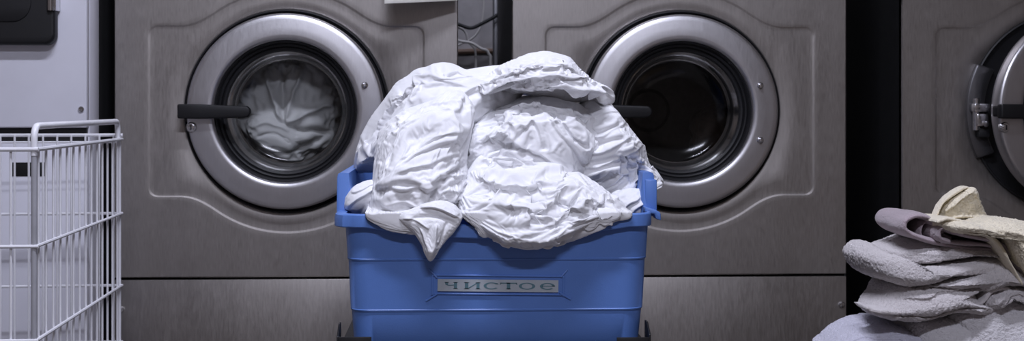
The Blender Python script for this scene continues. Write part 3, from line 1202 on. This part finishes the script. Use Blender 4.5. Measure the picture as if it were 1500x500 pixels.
        for _ in range(2):
            disp = disp + 0.5 * (np.einsum('ij,ijk->ik', mask, disp[nb]) / cnt[:, None] - disp)
        b, q, f, tuck, loose = shaped(level)
        x = b + disp
        gmod = FINE * fine * np.clip(0.9 + 0.9 * vnoise(x / 0.05, seed + 9), 0.05, 2.0)
        x = buckle(x, level, dirs(q), gmod, 0.9, 0.10, kn[1], 0.10, 80, rng, 0.0003)
    if fuzz:
        nrm = vertex_normals(x, f)
        x = x + nrm * (vnoise(x / 0.0034, seed + 61) * fuzz * 1.6 + vnoise(x / 0.009, seed + 62) * fuzz * 1.2 + rng.standard_normal(len(x)) * fuzz * 0.35)[:, None]
    if clampf is not None:
        x = clampf(x, ico(level)[0])
    return x, f


def band(path, half, Yc, Df, Db, seed=1, fuzz=0.0005):
    """a folded strip seen on its edge: a path in the picture plane with its own thickness, running back in depth"""
    sp = Yc / F
    pts = np.array([(p.x, p.z) for p in smooth_path([(a_, 0, b_) for a_, b_ in path], 14)])
    tg = np.gradient(pts, axis=0)
    tg /= np.linalg.norm(tg, axis=1)[:, None] + 1e-9
    nr = np.stack([-tg[:, 1], tg[:, 0]], 1)
    n, K_ = len(pts), 40
    th = 2 * PI * np.arange(K_) / K_
    ca = np.sign(np.cos(th)) * np.abs(np.cos(th)) ** 0.7
    sa = np.sign(np.sin(th)) * np.abs(np.sin(th)) ** 0.8
    t_ = np.linspace(0, 1, n)
    end = np.sqrt(np.clip(np.minimum(t_, 1 - t_) / 0.03, 0.02, 1))
    o = P(pts[0, 0], pts[0, 1], Yc)
    x = np.zeros((n, K_, 3))
    off = nr[:, None, :] * (sa[None, :, None] * half * end[:, None, None])
    x[:, :, 0] = o.x + (pts[:, None, 0] + off[:, :, 0] - pts[0, 0]) * sp
    x[:, :, 2] = o.z - (pts[:, None, 1] + off[:, :, 1] - pts[0, 1]) * sp
    dep = np.where(ca > 0, -ca * Df, -ca * Db)
    x[:, :, 1] = Yc + dep[None, :] * (0.5 + 0.5 * end[:, None])
    x = x.reshape(-1, 3)
    f = []
    for i in range(n - 1):
        for k in range(K_):
            a_, b_, c_, d_ = i * K_ + k, i * K_ + (k + 1) % K_, (i + 1) * K_ + (k + 1) % K_, (i + 1) * K_ + k
            f += [(a_, b_, c_), (a_, c_, d_)]
    for base_, s_ in ((0, 1), ((n - 1) * K_, -1)):
        for k in range(1, K_ - 1):
            f.append((base_, base_ + k + 1, base_ + k)[::s_])
    f = np.array(f)
    nrm = vertex_normals(x, f)
    x = x + nrm * (vnoise(x / 0.03, seed) * 0.0015 + vnoise(x / 0.004, seed + 1) * fuzz)[:, None]
    return x, f


def cloth(name, mat, outline, Yc, Df, Db, label, cat, group=None, more=(), bands=(), **kw):
    """one piece of cloth: a lobe, joined with the further lobes of the same fold when it has more"""
    x, f = lobe(outline, Yc, Df, Db, **kw)
    for extra in more:
        kw2 = dict(kw, Yc=Yc, Df=Df, Db=Db)
        kw2.update(strokes=(), center=None)
        kw2['seed'] = kw.get('seed', 1) + 100
        kw2.update(extra)
        x2, f2 = lobe(**kw2)
        f = np.vstack([f, f2 + len(x)])
        x = np.vstack([x, x2])
    for bd in bands:
        x2, f2 = band(*bd)
        f = np.vstack([f, f2 + len(x)])
        x = np.vstack([x, x2])
    org = x.mean(0)
    org[2] = x[:, 2].min()
    me = bpy.data.meshes.new(name)
    xx = (x - org).astype(np.float32)
    me.vertices.add(len(xx))
    me.vertices.foreach_set('co', xx.reshape(-1))
    me.loops.add(len(f) * 3)
    me.loops.foreach_set('vertex_index', f.reshape(-1).astype(np.int32))
    me.polygons.add(len(f))
    me.polygons.foreach_set('loop_start', np.arange(0, len(f) * 3, 3, dtype=np.int32))
    me.polygons.foreach_set('use_smooth', np.ones(len(f), dtype=bool))
    me.update()
    me.validate()
    me.materials.append(mat)
    o = bpy.data.objects.new(name, me)
    COL.objects.link(o)
    o.location = org
    return tag(o, label, cat, group)


def drape(x, f, pinw, rest, frames=45, bend=1.0, sag=0.5, core=None):
    """let the front of the cloth, longer than the shape it lies on, sag and fold under its own weight"""
    def mesh(name, xx, ff):
        me = bpy.data.meshes.new(name)
        me.from_pydata([tuple(p) for p in xx], [], [tuple(t) for t in ff])
        o = bpy.data.objects.new(name, me)
        COL.objects.link(o)
        return o
    K = 4.0                       # simulate at four times the size: steadier numbers
    ctr = x.mean(0)
    o = mesh('drape_tmp', (x - ctr) * K, f)
    cx_ = (core - ctr) * K
    c = mesh('core_tmp', cx_, f)
    md = c.modifiers.new('c', 'COLLISION')
    c.collision.thickness_outer = 0.006
    c.collision.cloth_friction = FRIC
    colc = bpy.data.collections.new('tmpc')
    colc.objects.link(c)
    vg = o.vertex_groups.new(name='pin')
    for i in np.nonzero(pinw > 0)[0]:
        vg.add([int(i)], float(pinw[i]), 'REPLACE')
    o.shape_key_add(name='Basis')
    rk = o.shape_key_add(name='rest')
    rk.data.foreach_set('co', ((rest - ctr) * K).astype(np.float32).reshape(-1))
    m_ = o.modifiers.new('cloth', 'CLOTH')
    st = m_.settings
    st.quality = 5
    st.mass = 0.25
    st.tension_stiffness = 20
    st.compression_stiffness = 20
    st.shear_stiffness = 8
    st.bending_stiffness = bend
    st.air_damping = 2.0
    st.vertex_group_mass = 'pin'
    st.pin_stiffness = 2.0
    st.rest_shape_key = rk
    st.effector_weights.gravity = sag
    cs = m_.collision_settings
    cs.use_self_collision = True
    cs.self_distance_min = 0.006
    cs.distance_min = 0.006
    cs.collision_quality = 2
    cs.collection = colc
    m_.point_cache.frame_start = 1
    m_.point_cache.frame_end = frames
    for fr in range(1, frames + 1):
        scene.frame_set(fr)
    dg = bpy.context.evaluated_depsgraph_get()
    ev = o.evaluated_get(dg).to_mesh()
    out = np.zeros(len(ev.vertices) * 3)
    ev.vertices.foreach_get('co', out)
    out = out.reshape(-1, 3) / K + ctr
    bpy.data.objects.remove(o)
    bpy.data.objects.remove(c)
    bpy.data.collections.remove(colc)
    scene.frame_set(1)
    return out


def over_rim(x, v):
    """keep hanging cloth outside the bin's front wall and lip, with a little thickness of its own"""
    z = x[:, 2]
    u = np.clip((z - (RIMZ - 0.05)) / 0.02, 0, 1)
    lim = (YF - 0.003) - 0.013 * u
    top = np.clip((z - (RIMZ + 0.004)) / 0.012, 0, 1)
    lim = lim + top * 0.5
    own = np.where(v[:, 1] < 0, 0.002 + 0.012 * np.sqrt(np.abs(v[:, 1])), 0.001)
    x[:, 1] = np.minimum(x[:, 1], lim - own)
    return x


SH = dict(cat='bed sheet', group=None)
ST = 'step'
cloth('bed_sheet', M['sheet'], [(522, 247), (526, 215), (537, 190), (550, 165), (566, 140), (585, 118), (607, 105), (628, 101), (650, 95), (690, 99), (735, 97), (762, 115), (755, 150), (720, 175), (690, 190), (650, 215), (610, 235), (570, 245), (548, 250), (534, 249)],
      2.45, 0.13, 0.14, 'white sheet draped smoothly over the upper left shoulder of the heap', center=(640, 165), flow=(1, -0.9), seed=11, sim=0.15, grow=0.05, fine=0.04, lumps=0.006,
      strokes=[([(528, 240), (548, 195), (588, 138), (640, 110)], 7, 10), ([(602, 142), (622, 130), (660, 124), (700, 126)], 8, 10, ST), ([(628, 103), (640, 116), (690, 112), (730, 104)], 6, 8, ST),
               ([(540, 205), (570, 160), (612, 130)], 5, 5, ST), ([(535, 240), (556, 205), (585, 170)], 5, 7, ST), ([(670, 150), (690, 128), (716, 118)], 7, 7, ST), ([(680, 165), (705, 150), (735, 148)], 8, 7, ST), ], tucks=[([(602, 143), (640, 130), (690, 124), (716, 120)], 8), ([(541, 228), (560, 190), (590, 150)], 7), ([(630, 106), (655, 116), (690, 114)], 5), ([(660, 160), (685, 140), (715, 132)], 7)], **SH)
cloth('bed_sheet', M['sheet'], [(545, 300), (549, 262), (553, 225), (560, 197), (577, 172), (600, 158), (640, 143), (668, 138), (690, 158), (693, 185), (685, 215), (680, 245), (684, 275), (680, 300), (655, 312), (625, 332), (606, 336), (575, 324), (550, 314)],
      2.30, 0.12, 0.12, 'wrinkled white sheet bundled at the left front of the heap', center=(618, 235), flow=(1, -0.5), seed=12, sim=0.32, grow=0.12, fine=0.14, tiltz=0.35, lumps=0.006, clampf=over_rim,
      strokes=[([(684, 200), (668, 168), (640, 168), (606, 186), (582, 212), (577, 240)], 9, 12), ([(560, 200), (580, 178), (606, 170)], 6, 7, ST), ([(578, 232), (606, 206), (645, 192), (680, 194)], 7, 7, ST),
               ([(588, 238), (620, 216), (655, 205), (680, 205)], 6, 6, ST), ([(580, 250), (615, 238), (650, 226), (676, 220)], 8, 9, ST), ([(556, 268), (590, 268), (630, 268), (650, 262)], 12, 15, ST), ([(632, 262), (655, 252), (682, 255)], 8, 6, ST), ([(640, 278), (660, 272), (684, 274)], 8, 6, ST), ([(640, 292), (662, 286), (680, 288)], 7, 5, ST), ([(558, 295), (590, 288), (625, 296)], 8, 10, ST), ([(550, 310), (580, 306), (610, 312)], 5, 7, ST), ([(552, 245), (558, 220), (566, 205)], 6, 6)], tucks=[([(572, 244), (576, 214), (602, 184), (640, 163), (666, 160)], 13), ([(684, 236), (662, 250), (640, 268), (631, 284)], 13), ([(552, 280), (590, 264), (622, 270)], 9), ([(684, 292), (655, 290), (630, 300)], 9), ([(590, 238), (625, 216), (660, 208)], 6), ([(555, 238), (562, 210), (578, 190)], 8), ([(684, 262), (660, 266), (646, 276)], 8)], **SH)
cloth('bed_sheet', M['sheet'], [(505, 305), (507, 286), (520, 272), (545, 264), (560, 270), (566, 298), (556, 318), (530, 314)],
      2.29, 0.05, 0.05, 'small end of a white sheet in the left front corner of the bin', seed=13, flow=(1, -0.6), grow=0.05, fine=0.05, lumps=0.004, level=5,
      strokes=[([(510, 304), (530, 286), (558, 276)], 6, 6, ST), ([(525, 312), (540, 298), (560, 292)], -4, 4), ([(515, 282), (535, 274), (555, 268)], 4, 4, ST)], **SH)
cloth('bed_sheet', M['sheet'], [(672, 240), (684, 195), (700, 172), (740, 150), (790, 140), (840, 150), (880, 185), (870, 230), (835, 275), (780, 290), (720, 285), (685, 268)],
      2.37, 0.115, 0.12, 'white sheet folded in the middle of the heap under the big roll', flow=(1, 0.55), seed=14, sim=0.34, grow=0.12, fine=0.12, center=(775, 215), lumps=0.006,
      strokes=[([(711, 196), (750, 206), (800, 232), (828, 258)], 9, 9, ST), ([(705, 225), (745, 225), (800, 246)], 10, 9, ST), ([(753, 195), (768, 180), (776, 176), (786, 196), (790, 216)], 10, 7, ST), ([(700, 184), (745, 166), (770, 157), (800, 162), (810, 176)], 11, 9, ST),
               ([(798, 166), (812, 190), (838, 220), (850, 240)], 9, 8, ST), ([(820, 168), (838, 188), (858, 210)], 8, 8, ST), ([(690, 230), (700, 205), (715, 180)], 6, 6), ([(745, 178), (738, 190), (730, 204)], 6, 5, ST), ([(835, 170), (852, 178), (872, 200)], 6, 6, ST)], tucks=[([(694, 182), (700, 198), (692, 220)], 13), ([(712, 198), (742, 208), (756, 196), (764, 182)], 10), ([(705, 230), (750, 228), (800, 246), (830, 264)], 11), ([(792, 220), (786, 196), (774, 176)], 9), ([(806, 176), (826, 206), (852, 244)], 11), ([(740, 162), (770, 172), (800, 164)], 9), ([(836, 172), (856, 190), (874, 206)], 8)], **SH)
cloth('bed_sheet', M['sheet'], [(815, 260), (828, 205), (842, 165), (868, 148), (893, 152), (912, 175), (926, 190), (941, 215), (951, 240), (963, 255), (973, 268), (955, 285), (935, 302), (900, 305), (865, 290), (830, 280)],
      2.42, 0.125, 0.13, 'wrinkled white sheet bulging at the right side of the heap', flow=(1, -0.15), seed=15, sim=0.34, grow=0.12, fine=0.14, center=(888, 225), lumps=0.006,
      strokes=[([(828, 250), (860, 255), (905, 240), (945, 225)], 9, 8, ST), ([(828, 236), (866, 240), (905, 224), (936, 210)], 8, 7, ST), ([(830, 215), (866, 222), (900, 206), (922, 190)], 9, 9, ST), ([(838, 188), (866, 198), (895, 186), (912, 176)], 9, 8, ST),
               ([(836, 268), (875, 272), (920, 256), (955, 246)], 9, 8, ST), ([(850, 283), (885, 288), (930, 274), (965, 262)], 8, 7, ST), ([(856, 172), (876, 166), (900, 164)], 7, 6, ST), ([(900, 292), (930, 288), (962, 272)], 6, 5, ST)], tucks=[([(824, 258), (855, 262), (900, 248)], 12), ([(838, 186), (868, 194), (902, 182)], 11), ([(828, 232), (868, 236), (910, 222), (935, 212)], 9), ([(848, 276), (890, 282), (930, 266), (955, 256)], 10), ([(846, 218), (870, 208), (905, 204)], 8), ([(880, 296), (920, 288), (955, 272)], 8), ([(860, 168), (884, 164), (900, 160)], 6)], **SH)
cloth('bed_sheet', M['sheet'], [(893, 305), (900, 287), (925, 278), (948, 282), (952, 306), (945, 322), (915, 322), (897, 318)],
      2.31, 0.04, 0.05, 'small end of a white sheet tucked into the right front corner of the bin', seed=16, grow=0.06, fine=0.06, lumps=0.004, level=5, flow=(0.4, 1),
      strokes=[([(905, 315), (915, 298), (935, 285)], 5, 5, ST), ([(918, 318), (930, 300), (946, 292)], 5, 5, ST)], **SH)
cloth('bed_sheet', M['sheet'], [(696, 140), (704, 122), (722, 104), (745, 91), (775, 81), (805, 77), (835, 84), (850, 99), (864, 113), (886, 126), (899, 137), (897, 150), (880, 153), (855, 150), (826, 151), (800, 147), (766, 138), (735, 140), (712, 152), (700, 152)],
      2.39, 0.135, 0.15, 'thick white sheet rolled over the very top of the heap', flow=(1, -0.1), seed=17, sim=0.22, grow=0.08, fine=0.09, center=(795, 118), lumps=0.005,
      strokes=[([(706, 140), (740, 118), (790, 104), (850, 112)], 6, 9, ST), ([(735, 112), (780, 96), (830, 94)], 5, 8, ST), ([(745, 128), (800, 118), (850, 124), (890, 134)], 8, 9, ST), ([(765, 136), (810, 134), (860, 140), (894, 144)], 6, 6, ST), ([(780, 90), (810, 88), (836, 92)], 3, 5, ST)], tucks=[([(706, 138), (745, 122), (800, 112), (850, 116)], 7), ([(740, 106), (780, 98), (830, 98)], 4), ([(770, 132), (820, 130), (880, 136)], 7)], **SH)
cloth('bed_sheet', M['sheet'], [(672, 305), (676, 272), (684, 250), (702, 230), (730, 225), (765, 230), (800, 234), (822, 244), (829, 258), (852, 256), (882, 272), (905, 295), (916, 313), (890, 320), (860, 336), (830, 350), (800, 360), (770, 362), (740, 355), (710, 341), (690, 326)],
      2.23, 0.085, 0.05, 'white sheet hanging in a wide lobe over the front rim of the blue bin', flow=(1, -0.25), seed=18, sim=0.34, grow=0.10, fine=0.12, tiltz=0.75, center=(775, 300), lumps=0.005, clampf=over_rim,
      strokes=[([(676, 262), (712, 258), (745, 260), (790, 268), (816, 262), (826, 248)], 11, 8), ([(680, 280), (720, 282), (770, 284), (800, 276)], 10, 10, ST), ([(690, 296), (742, 322), (800, 318), (830, 292), (852, 264)], 13, 12, ST), ([(830, 310), (860, 290), (885, 278)], 9, 9, ST), ([(800, 336), (850, 318), (905, 304)], 9, 8, ST), ([(700, 340), (750, 358), (800, 360), (850, 340), (905, 314)], 5, 6, ST)]
              + [([(700 + 14 * k, 330 + 8 * math.sin(k * 0.33) + 6), (702 + 14 * k + (k % 3) * 2, 352 + 9 * math.sin(k * 0.36))], 3.2, 3.0) for k in range(1, 10)], tucks=[([(686, 250), (720, 248), (765, 250), (818, 246)], 16), ([(679, 284), (720, 292), (760, 296), (796, 290)], 11), ([(690, 306), (742, 326), (800, 324), (838, 296), (850, 272)], 11), ([(800, 292), (822, 276), (842, 266)], 9), ([(840, 316), (870, 296), (890, 284)], 8), ([(690, 322), (740, 342), (800, 344), (850, 326), (900, 308)], 5)], **SH)
cloth('bed_sheet', M['sheet'], [(600, 306), (625, 294), (650, 294), (668, 302), (677, 318), (666, 335), (651, 352), (642, 366), (631, 380), (625, 370), (619, 355), (609, 340), (600, 332), (585, 320), (588, 310)],
      2.168, 0.018, 0.012, 'pointed corner of a white sheet hanging over the front of the bin', center=(638, 322), flow=(0.3, 1), seed=19, grow=0.04, fine=0.05, lumps=0.003, clampf=over_rim, tiltz=0.15, level=6,
      strokes=[([(612, 302), (645, 303), (674, 318)], 7, 7, ST), ([(600, 322), (630, 316), (670, 326)], -5, 5), ([(640, 325), (637, 350), (631, 376)], 5, 5), ([(614, 330), (624, 352), (630, 372)], 4, 4, ST), ([(658, 322), (648, 345), (638, 362)], -4, 4), ([(590, 318), (612, 322), (630, 334)], 4, 4, ST)], **SH)
# laundry turning in the left drum, seen through the glass
def drum_px(dx, dy):
    return (420 + 1.22 * dx, 163 + 1.22 * dy)
YD = Y0 + 0.20
cloth('wet_laundry', M['wet'], [drum_px(-62, 10), drum_px(-60, -30), drum_px(-35, -60), drum_px(0, -70), drum_px(40, -58), drum_px(66, -20), drum_px(66, 25), drum_px(45, 55), drum_px(0, 70), drum_px(-40, 58)],
      YD + 0.05, 0.13, 0.14, 'damp white washing behind the round window of the left machine', 'laundry', seed=31, flow=(0.5, 1), grow=0.14, fine=0.10, lumps=0.012, lump_scale=0.06,
      strokes=[([drum_px(5, 15), drum_px(-10, -20), drum_px(-20, -50)], 8, 6), ([drum_px(5, 15), drum_px(15, -20), drum_px(25, -50)], 8, 6), ([drum_px(5, 15), drum_px(2, -20), drum_px(3, -55)], -9, 6), ([drum_px(5, 15), drum_px(35, 0), drum_px(60, -10)], 8, 6),
               ([drum_px(8, 20), drum_px(35, 22), drum_px(60, 25)], -8, 6), ([drum_px(-5, 18), drum_px(-30, 10), drum_px(-60, 5)], -9, 6), ([drum_px(-30, 20), drum_px(-5, 40), drum_px(20, 42), drum_px(55, 25)], -9, 7)])
cloth('wet_laundry', M['wet'], [drum_px(-48, 18), drum_px(-40, 2), drum_px(-15, -2), drum_px(8, 14), drum_px(16, 34), drum_px(5, 48), drum_px(-20, 46), drum_px(-40, 36)],
      Y0 + 0.155, 0.045, 0.06, 'rounded damp bundle low at the front of the left machine drum', 'laundry', seed=32, flow=(1, 0.4), grow=0.08, fine=0.06, lumps=0.005, level=5,
      strokes=[([drum_px(-42, 22), drum_px(-20, 12), drum_px(8, 24)], 3, 5), ([drum_px(-35, 32), drum_px(-15, 26), drum_px(8, 38)], -3, 4)])
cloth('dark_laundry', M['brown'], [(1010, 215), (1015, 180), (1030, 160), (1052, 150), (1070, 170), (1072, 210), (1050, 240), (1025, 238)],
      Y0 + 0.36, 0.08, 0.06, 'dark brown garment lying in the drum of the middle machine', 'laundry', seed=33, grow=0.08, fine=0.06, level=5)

# ------------------------------------------------------------------ towels on a low bench
YT = 2.30
bench_z = CAMZ - (524 - PY0) * YT / F
bx0, bx1 = PXs(1330, YT), PXs(1560, YT) + 0.25
bt = thing('low_bench', ((bx0 + bx1) / 2, YT + 0.12, 0), 'low wooden bench under the pile of towels', 'bench')
m = MB().box(bx0, bx1, YT - 0.10, YT + 0.36, bench_z - 0.03, bench_z - 0.001, 0.004)
m.build('bench_top', M['wood'], bt)
for lx_ in (bx0 + 0.05, bx1 - 0.05):
    for ly_ in (YT - 0.06, YT + 0.31):
        MB().box(lx_ - 0.02, lx_ + 0.02, ly_ - 0.02, ly_ + 0.02, 0, bench_z - 0.03, 0.003).build('leg', M['wood'], bt)

TW = dict(cat='towel', grow=0.0, fine=0.0, lumps=0.004, lump_scale=0.07, fuzz=0.0007, wobble=2.0, level=7, smooth=True)
cloth('towel', M['lav'], [(1204, 512), (1210, 500), (1228, 487), (1256, 475), (1288, 469), (1340, 478), (1420, 490), (1480, 500), (1500, 522), (1330, 524)], 2.26, 0.12, 0.14, 'lavender towel spread at the bottom left of the towel pile', seed=41, tiltz=0.6, flow=(1, -0.3), center=(1330, 505),
      strokes=[([(1205, 500), (1250, 486), (1310, 482)], 5, 6, ST), ([(1206, 508), (1260, 496), (1315, 494)], 5, 5, ST)], **TW)
cloth('towel', M['terry'], [(1282, 461), (1286, 452), (1330, 444), (1400, 446), (1460, 452), (1560, 460), (1560, 500), (1440, 512), (1330, 494), (1305, 480), (1290, 472)], 2.33, 0.15, 0.15, 'beige towel fold poking out left between the hemmed towel and the bottom ones', seed=42, center=(1420, 478), pw=0.5,
      strokes=[([(1284, 464), (1305, 466), (1330, 470)], 5, 5, ST)], **TW)
cloth('towel', M['terryb'], [(1315, 470), (1321, 460), (1350, 452), (1400, 448), (1450, 456), (1480, 480), (1480, 515), (1400, 522), (1330, 518), (1314, 500)], 2.27, 0.13, 0.12, 'pale grey towel with a flat front at the bottom centre of the pile', seed=43, tiltz=0.5, center=(1395, 486), pw=0.4, inplane=0.7,
      strokes=[([(1318, 488), (1350, 490), (1410, 498)], 4, 4, ST), ([(1318, 498), (1350, 500), (1400, 506)], 3, 3, ST)], **TW)
cloth('towel', M['terryb'], [(1380, 462), (1390, 445), (1420, 425), (1470, 418), (1530, 416), (1580, 440), (1585, 520), (1480, 526), (1412, 522), (1394, 494)], 2.22, 0.09, 0.12, 'large pale grey towel hanging at the bottom right of the pile', seed=44, tiltz=0.5, center=(1485, 470), pw=0.5, inplane=0.75,
      strokes=[([(1386, 454), (1396, 478), (1412, 518)], 4, 6), ([(1440, 440), (1450, 470), (1455, 510)], -5, 14)], **TW)
cloth('towel', M['terry'], [(1265, 453), (1269, 444), (1280, 434), (1300, 412), (1345, 404), (1400, 388), (1440, 392), (1436, 408), (1412, 418), (1416, 436), (1440, 446), (1420, 453), (1400, 449), (1370, 448), (1340, 455), (1310, 461), (1285, 459)], 2.24, 0.11, 0.14, 'grey-beige towel with a pale hem folded in waves across the middle of the pile', seed=45, center=(1370, 428), pw=0.75, tiltz=0.5,
      strokes=[([(1268, 448), (1290, 450), (1330, 448), (1370, 439), (1420, 443)], -9, 1.8), ([(1267, 454), (1310, 457), (1370, 444), (1430, 449)], 6, 4), ([(1330, 424), (1380, 412), (1425, 404)], -6, 8), ([(1290, 428), (1340, 420), (1400, 402)], 5, 9, ST)],
      more=[dict(outline=[(1320, 414), (1345, 404), (1390, 392), (1420, 384), (1446, 379), (1470, 384), (1495, 390), (1560, 392), (1560, 420), (1500, 418), (1480, 414), (1455, 414), (1432, 420), (1416, 424), (1400, 418), (1360, 420)], Yc=2.22, Df=0.09, strokes=[([(1340, 412), (1400, 398), (1450, 388), (1500, 392)], 6, 9)]),
            dict(outline=[(1424, 446), (1420, 434), (1430, 422), (1450, 414), (1475, 412), (1490, 418), (1498, 432), (1494, 443), (1484, 436), (1472, 428), (1458, 430), (1450, 440), (1440, 450)], Yc=2.20, Df=0.07, Db=0.1, strokes=[([(1432, 444), (1444, 428), (1464, 420), (1484, 424), (1494, 438)], 5, 5), ([(1448, 442), (1456, 430), (1470, 426), (1484, 432)], -4, 1.8)])],
      bands=[([(1267, 450), (1276, 455), (1295, 457), (1322, 458), (1360, 449), (1400, 448), (1432, 449), (1446, 440), (1455, 428), (1470, 423), (1485, 428), (1494, 441)], 3.6, 2.155, 0.008, 0.07, 3)], **TW)
cloth('towel', M['terry'], [(1247, 374), (1252, 363), (1264, 356), (1278, 357), (1286, 366), (1285, 380), (1310, 383), (1350, 378), (1390, 372), (1430, 367), (1480, 369), (1505, 385), (1470, 392), (1420, 387), (1390, 393), (1345, 405), (1300, 411), (1272, 404), (1254, 392)], 2.26, 0.12, 0.14, 'thick grey-beige towel folded into a rounded roll pointing left', seed=46, center=(1330, 391), pw=0.75, tiltz=0.3,
      strokes=[([(1256, 388), (1290, 396), (1340, 394), (1400, 380), (1470, 376)], 4, 9)],
      more=[dict(outline=[(1280, 374), (1286, 362), (1304, 356), (1330, 347), (1370, 345), (1420, 350), (1460, 356), (1500, 366), (1490, 374), (1450, 365), (1410, 366), (1370, 373), (1325, 379), (1296, 381), (1284, 380)], Yc=2.275, Df=0.125, strokes=[([(1290, 366), (1330, 358), (1390, 354)], 4, 7), ([(1390, 362), (1440, 356), (1480, 362)], -5, 4)])], **TW)
cloth('towel', M['mauve'], [(1316, 330), (1324, 318), (1340, 316), (1356, 322), (1372, 336), (1410, 346), (1440, 352), (1462, 362), (1430, 362), (1390, 358), (1350, 350), (1326, 344)], 2.30, 0.05, 0.08, 'mauve towel crumpled under the cream towel near the top of the pile', seed=47, center=(1388, 345), pw=0.6,
      bands=[([(1372, 340), (1364, 330), (1352, 318), (1340, 314), (1326, 315), (1316, 322), (1315, 332), (1324, 340), (1345, 348), (1375, 356), (1410, 362), (1450, 364), (1478, 368)], 4.6, 2.20, 0.035, 0.12, 5),
             ([(1341, 345), (1340, 334), (1346, 324), (1356, 322), (1364, 332), (1372, 342), (1386, 348)], 3.8, 2.215, 0.03, 0.09, 6),
             ([(1384, 352), (1369, 348), (1365, 338), (1371, 331), (1386, 336), (1410, 343), (1440, 349), (1462, 358), (1480, 378), (1496, 402)], 4.4, 2.175, 0.035, 0.12, 7),
             ([(1370, 352), (1400, 355), (1440, 358), (1466, 366)], 3.4, 2.185, 0.03, 0.12, 8)], **TW)
cloth('towel', M['cream'], [(1366, 326), (1371, 320), (1385, 318), (1410, 322), (1440, 316), (1470, 320), (1500, 327), (1545, 345), (1560, 420), (1520, 428), (1500, 422), (1488, 398), (1475, 380), (1462, 360), (1448, 346), (1420, 344), (1395, 340), (1374, 334)], 2.17, 0.085, 0.12, 'cream towel thrown on the top of the pile with one corner standing up', seed=48, center=(1470, 346), pw=0.45, tiltz=0.35,
      strokes=[([(1372, 328), (1400, 327), (1430, 328), (1460, 334), (1485, 358), (1502, 405)], 8, 7), ([(1380, 334), (1410, 338), (1440, 340), (1458, 350)], -6, 3), ([(1440, 334), (1470, 352), (1485, 390)], -5, 6), ([(1490, 340), (1515, 370), (1525, 410)], -5, 7)],
      more=[dict(outline=[(1368, 328), (1372, 310), (1380, 296), (1398, 282), (1416, 272), (1424, 282), (1432, 298), (1442, 313), (1450, 324), (1430, 330), (1400, 328)], Yc=2.21, Df=0.035, Db=0.03, center=(1408, 308), pw=0.7, tiltz=-0.5, strokes=[([(1374, 316), (1384, 298), (1400, 285), (1417, 275)], 6, 3.5), ([(1394, 308), (1408, 296), (1420, 288)], -4, 9), ([(1384, 320), (1410, 316), (1440, 318)], 6, 4)])],
      bands=[([(1369, 326), (1372, 312), (1380, 297), (1396, 284), (1416, 274), (1424, 284), (1433, 300), (1442, 314)], 2.4, 2.19, 0.008, 0.02, 9),
             ([(1370, 326), (1384, 321), (1402, 323), (1418, 328), (1432, 336), (1448, 345), (1462, 357), (1476, 378), (1488, 398), (1500, 420)], 3.0, 2.135, 0.010, 0.10, 10)], **TW)

# ------------------------------------------------------------------ lamps
def ceiling_lamp(x, y, power, label, ln=1.2, rot=0.0):
    t = thing('ceiling_lamp', (x, y, ZC), label, 'ceiling lamp')
    c, s = math.cos(rot), math.sin(rot)
    T = Matrix.Translation((x, y, 0)) @ Matrix.Rotation(rot, 4, 'Z')
    MB(T).box(-ln / 2 - 0.03, ln / 2 + 0.03, -0.07, 0.07, ZC - 0.06, ZC, 0.006).build('lamp_housing', M['ceil'], t)
    for k in (-0.035, 0.035):
        MB(T).tube([(-ln / 2, k, ZC - 0.085), (ln / 2, k, ZC - 0.085)], 0.013, 12).build('lamp_tube', M['tube'], t)
    l = bpy.data.lights.new('lamp_light', 'AREA')
    l.shape = 'RECTANGLE'
    l.size = ln
    l.size_y = 0.12
    l.energy = power
    l.color = (0.80, 0.825, 1.0)
    o = bpy.data.objects.new('lamp_light', l)
    COL.objects.link(o)
    o.parent = t
    o.location = (0, 0, -0.11)
    o.rotation_euler = (0, 0, rot)
    return t


ceiling_lamp(-0.12, 1.5, 40, 'twin-tube ceiling lamp above the blue bin', 0.9)
ceiling_lamp(0.15, -0.45, 54, 'twin-tube ceiling lamp nearer the camera', 0.9)

ceiling_lamp(0.14, 3.9, 14, 'added unseen short lamp brightening the wall behind the washing machines', 0.5)  # added fill, only to brighten the wall seen between the machines

w = bpy.data.worlds.new('World')
w.use_nodes = True
w.node_tree.nodes['Background'].inputs['Color'].default_value = (0.35, 0.38, 0.45, 1)
w.node_tree.nodes['Background'].inputs['Strength'].default_value = 0.2
scene.world = w

# ------------------------------------------------------------------ camera and view
cam = bpy.data.cameras.new('camera')
cam.sensor_fit = 'HORIZONTAL'
cam.sensor_width = 36.0
cam.lens = 36.0 * F / 1500.0
cam.shift_y = -(250 - PY0) / 1500.0
cam.clip_start = 0.05
cam.dof.use_dof = True
cam.dof.focus_distance = 2.25
cam.dof.aperture_fstop = 9.0
co = bpy.data.objects.new('camera', cam)
COL.objects.link(co)
co.location = (0, 0, CAMZ)
co.rotation_euler = (PI / 2, 0, -YAW)
scene.camera = co
scene.view_settings.view_transform = 'Standard'
scene.view_settings.look = 'None'
scene.view_settings.exposure = 0.0
scene.view_settings.gamma = 1.0
scene.view_settings.use_curve_mapping = False
scene.cycles.use_denoising = True
scene.cycles.max_bounces = 10
scene.cycles.transparent_max_bounces = 12
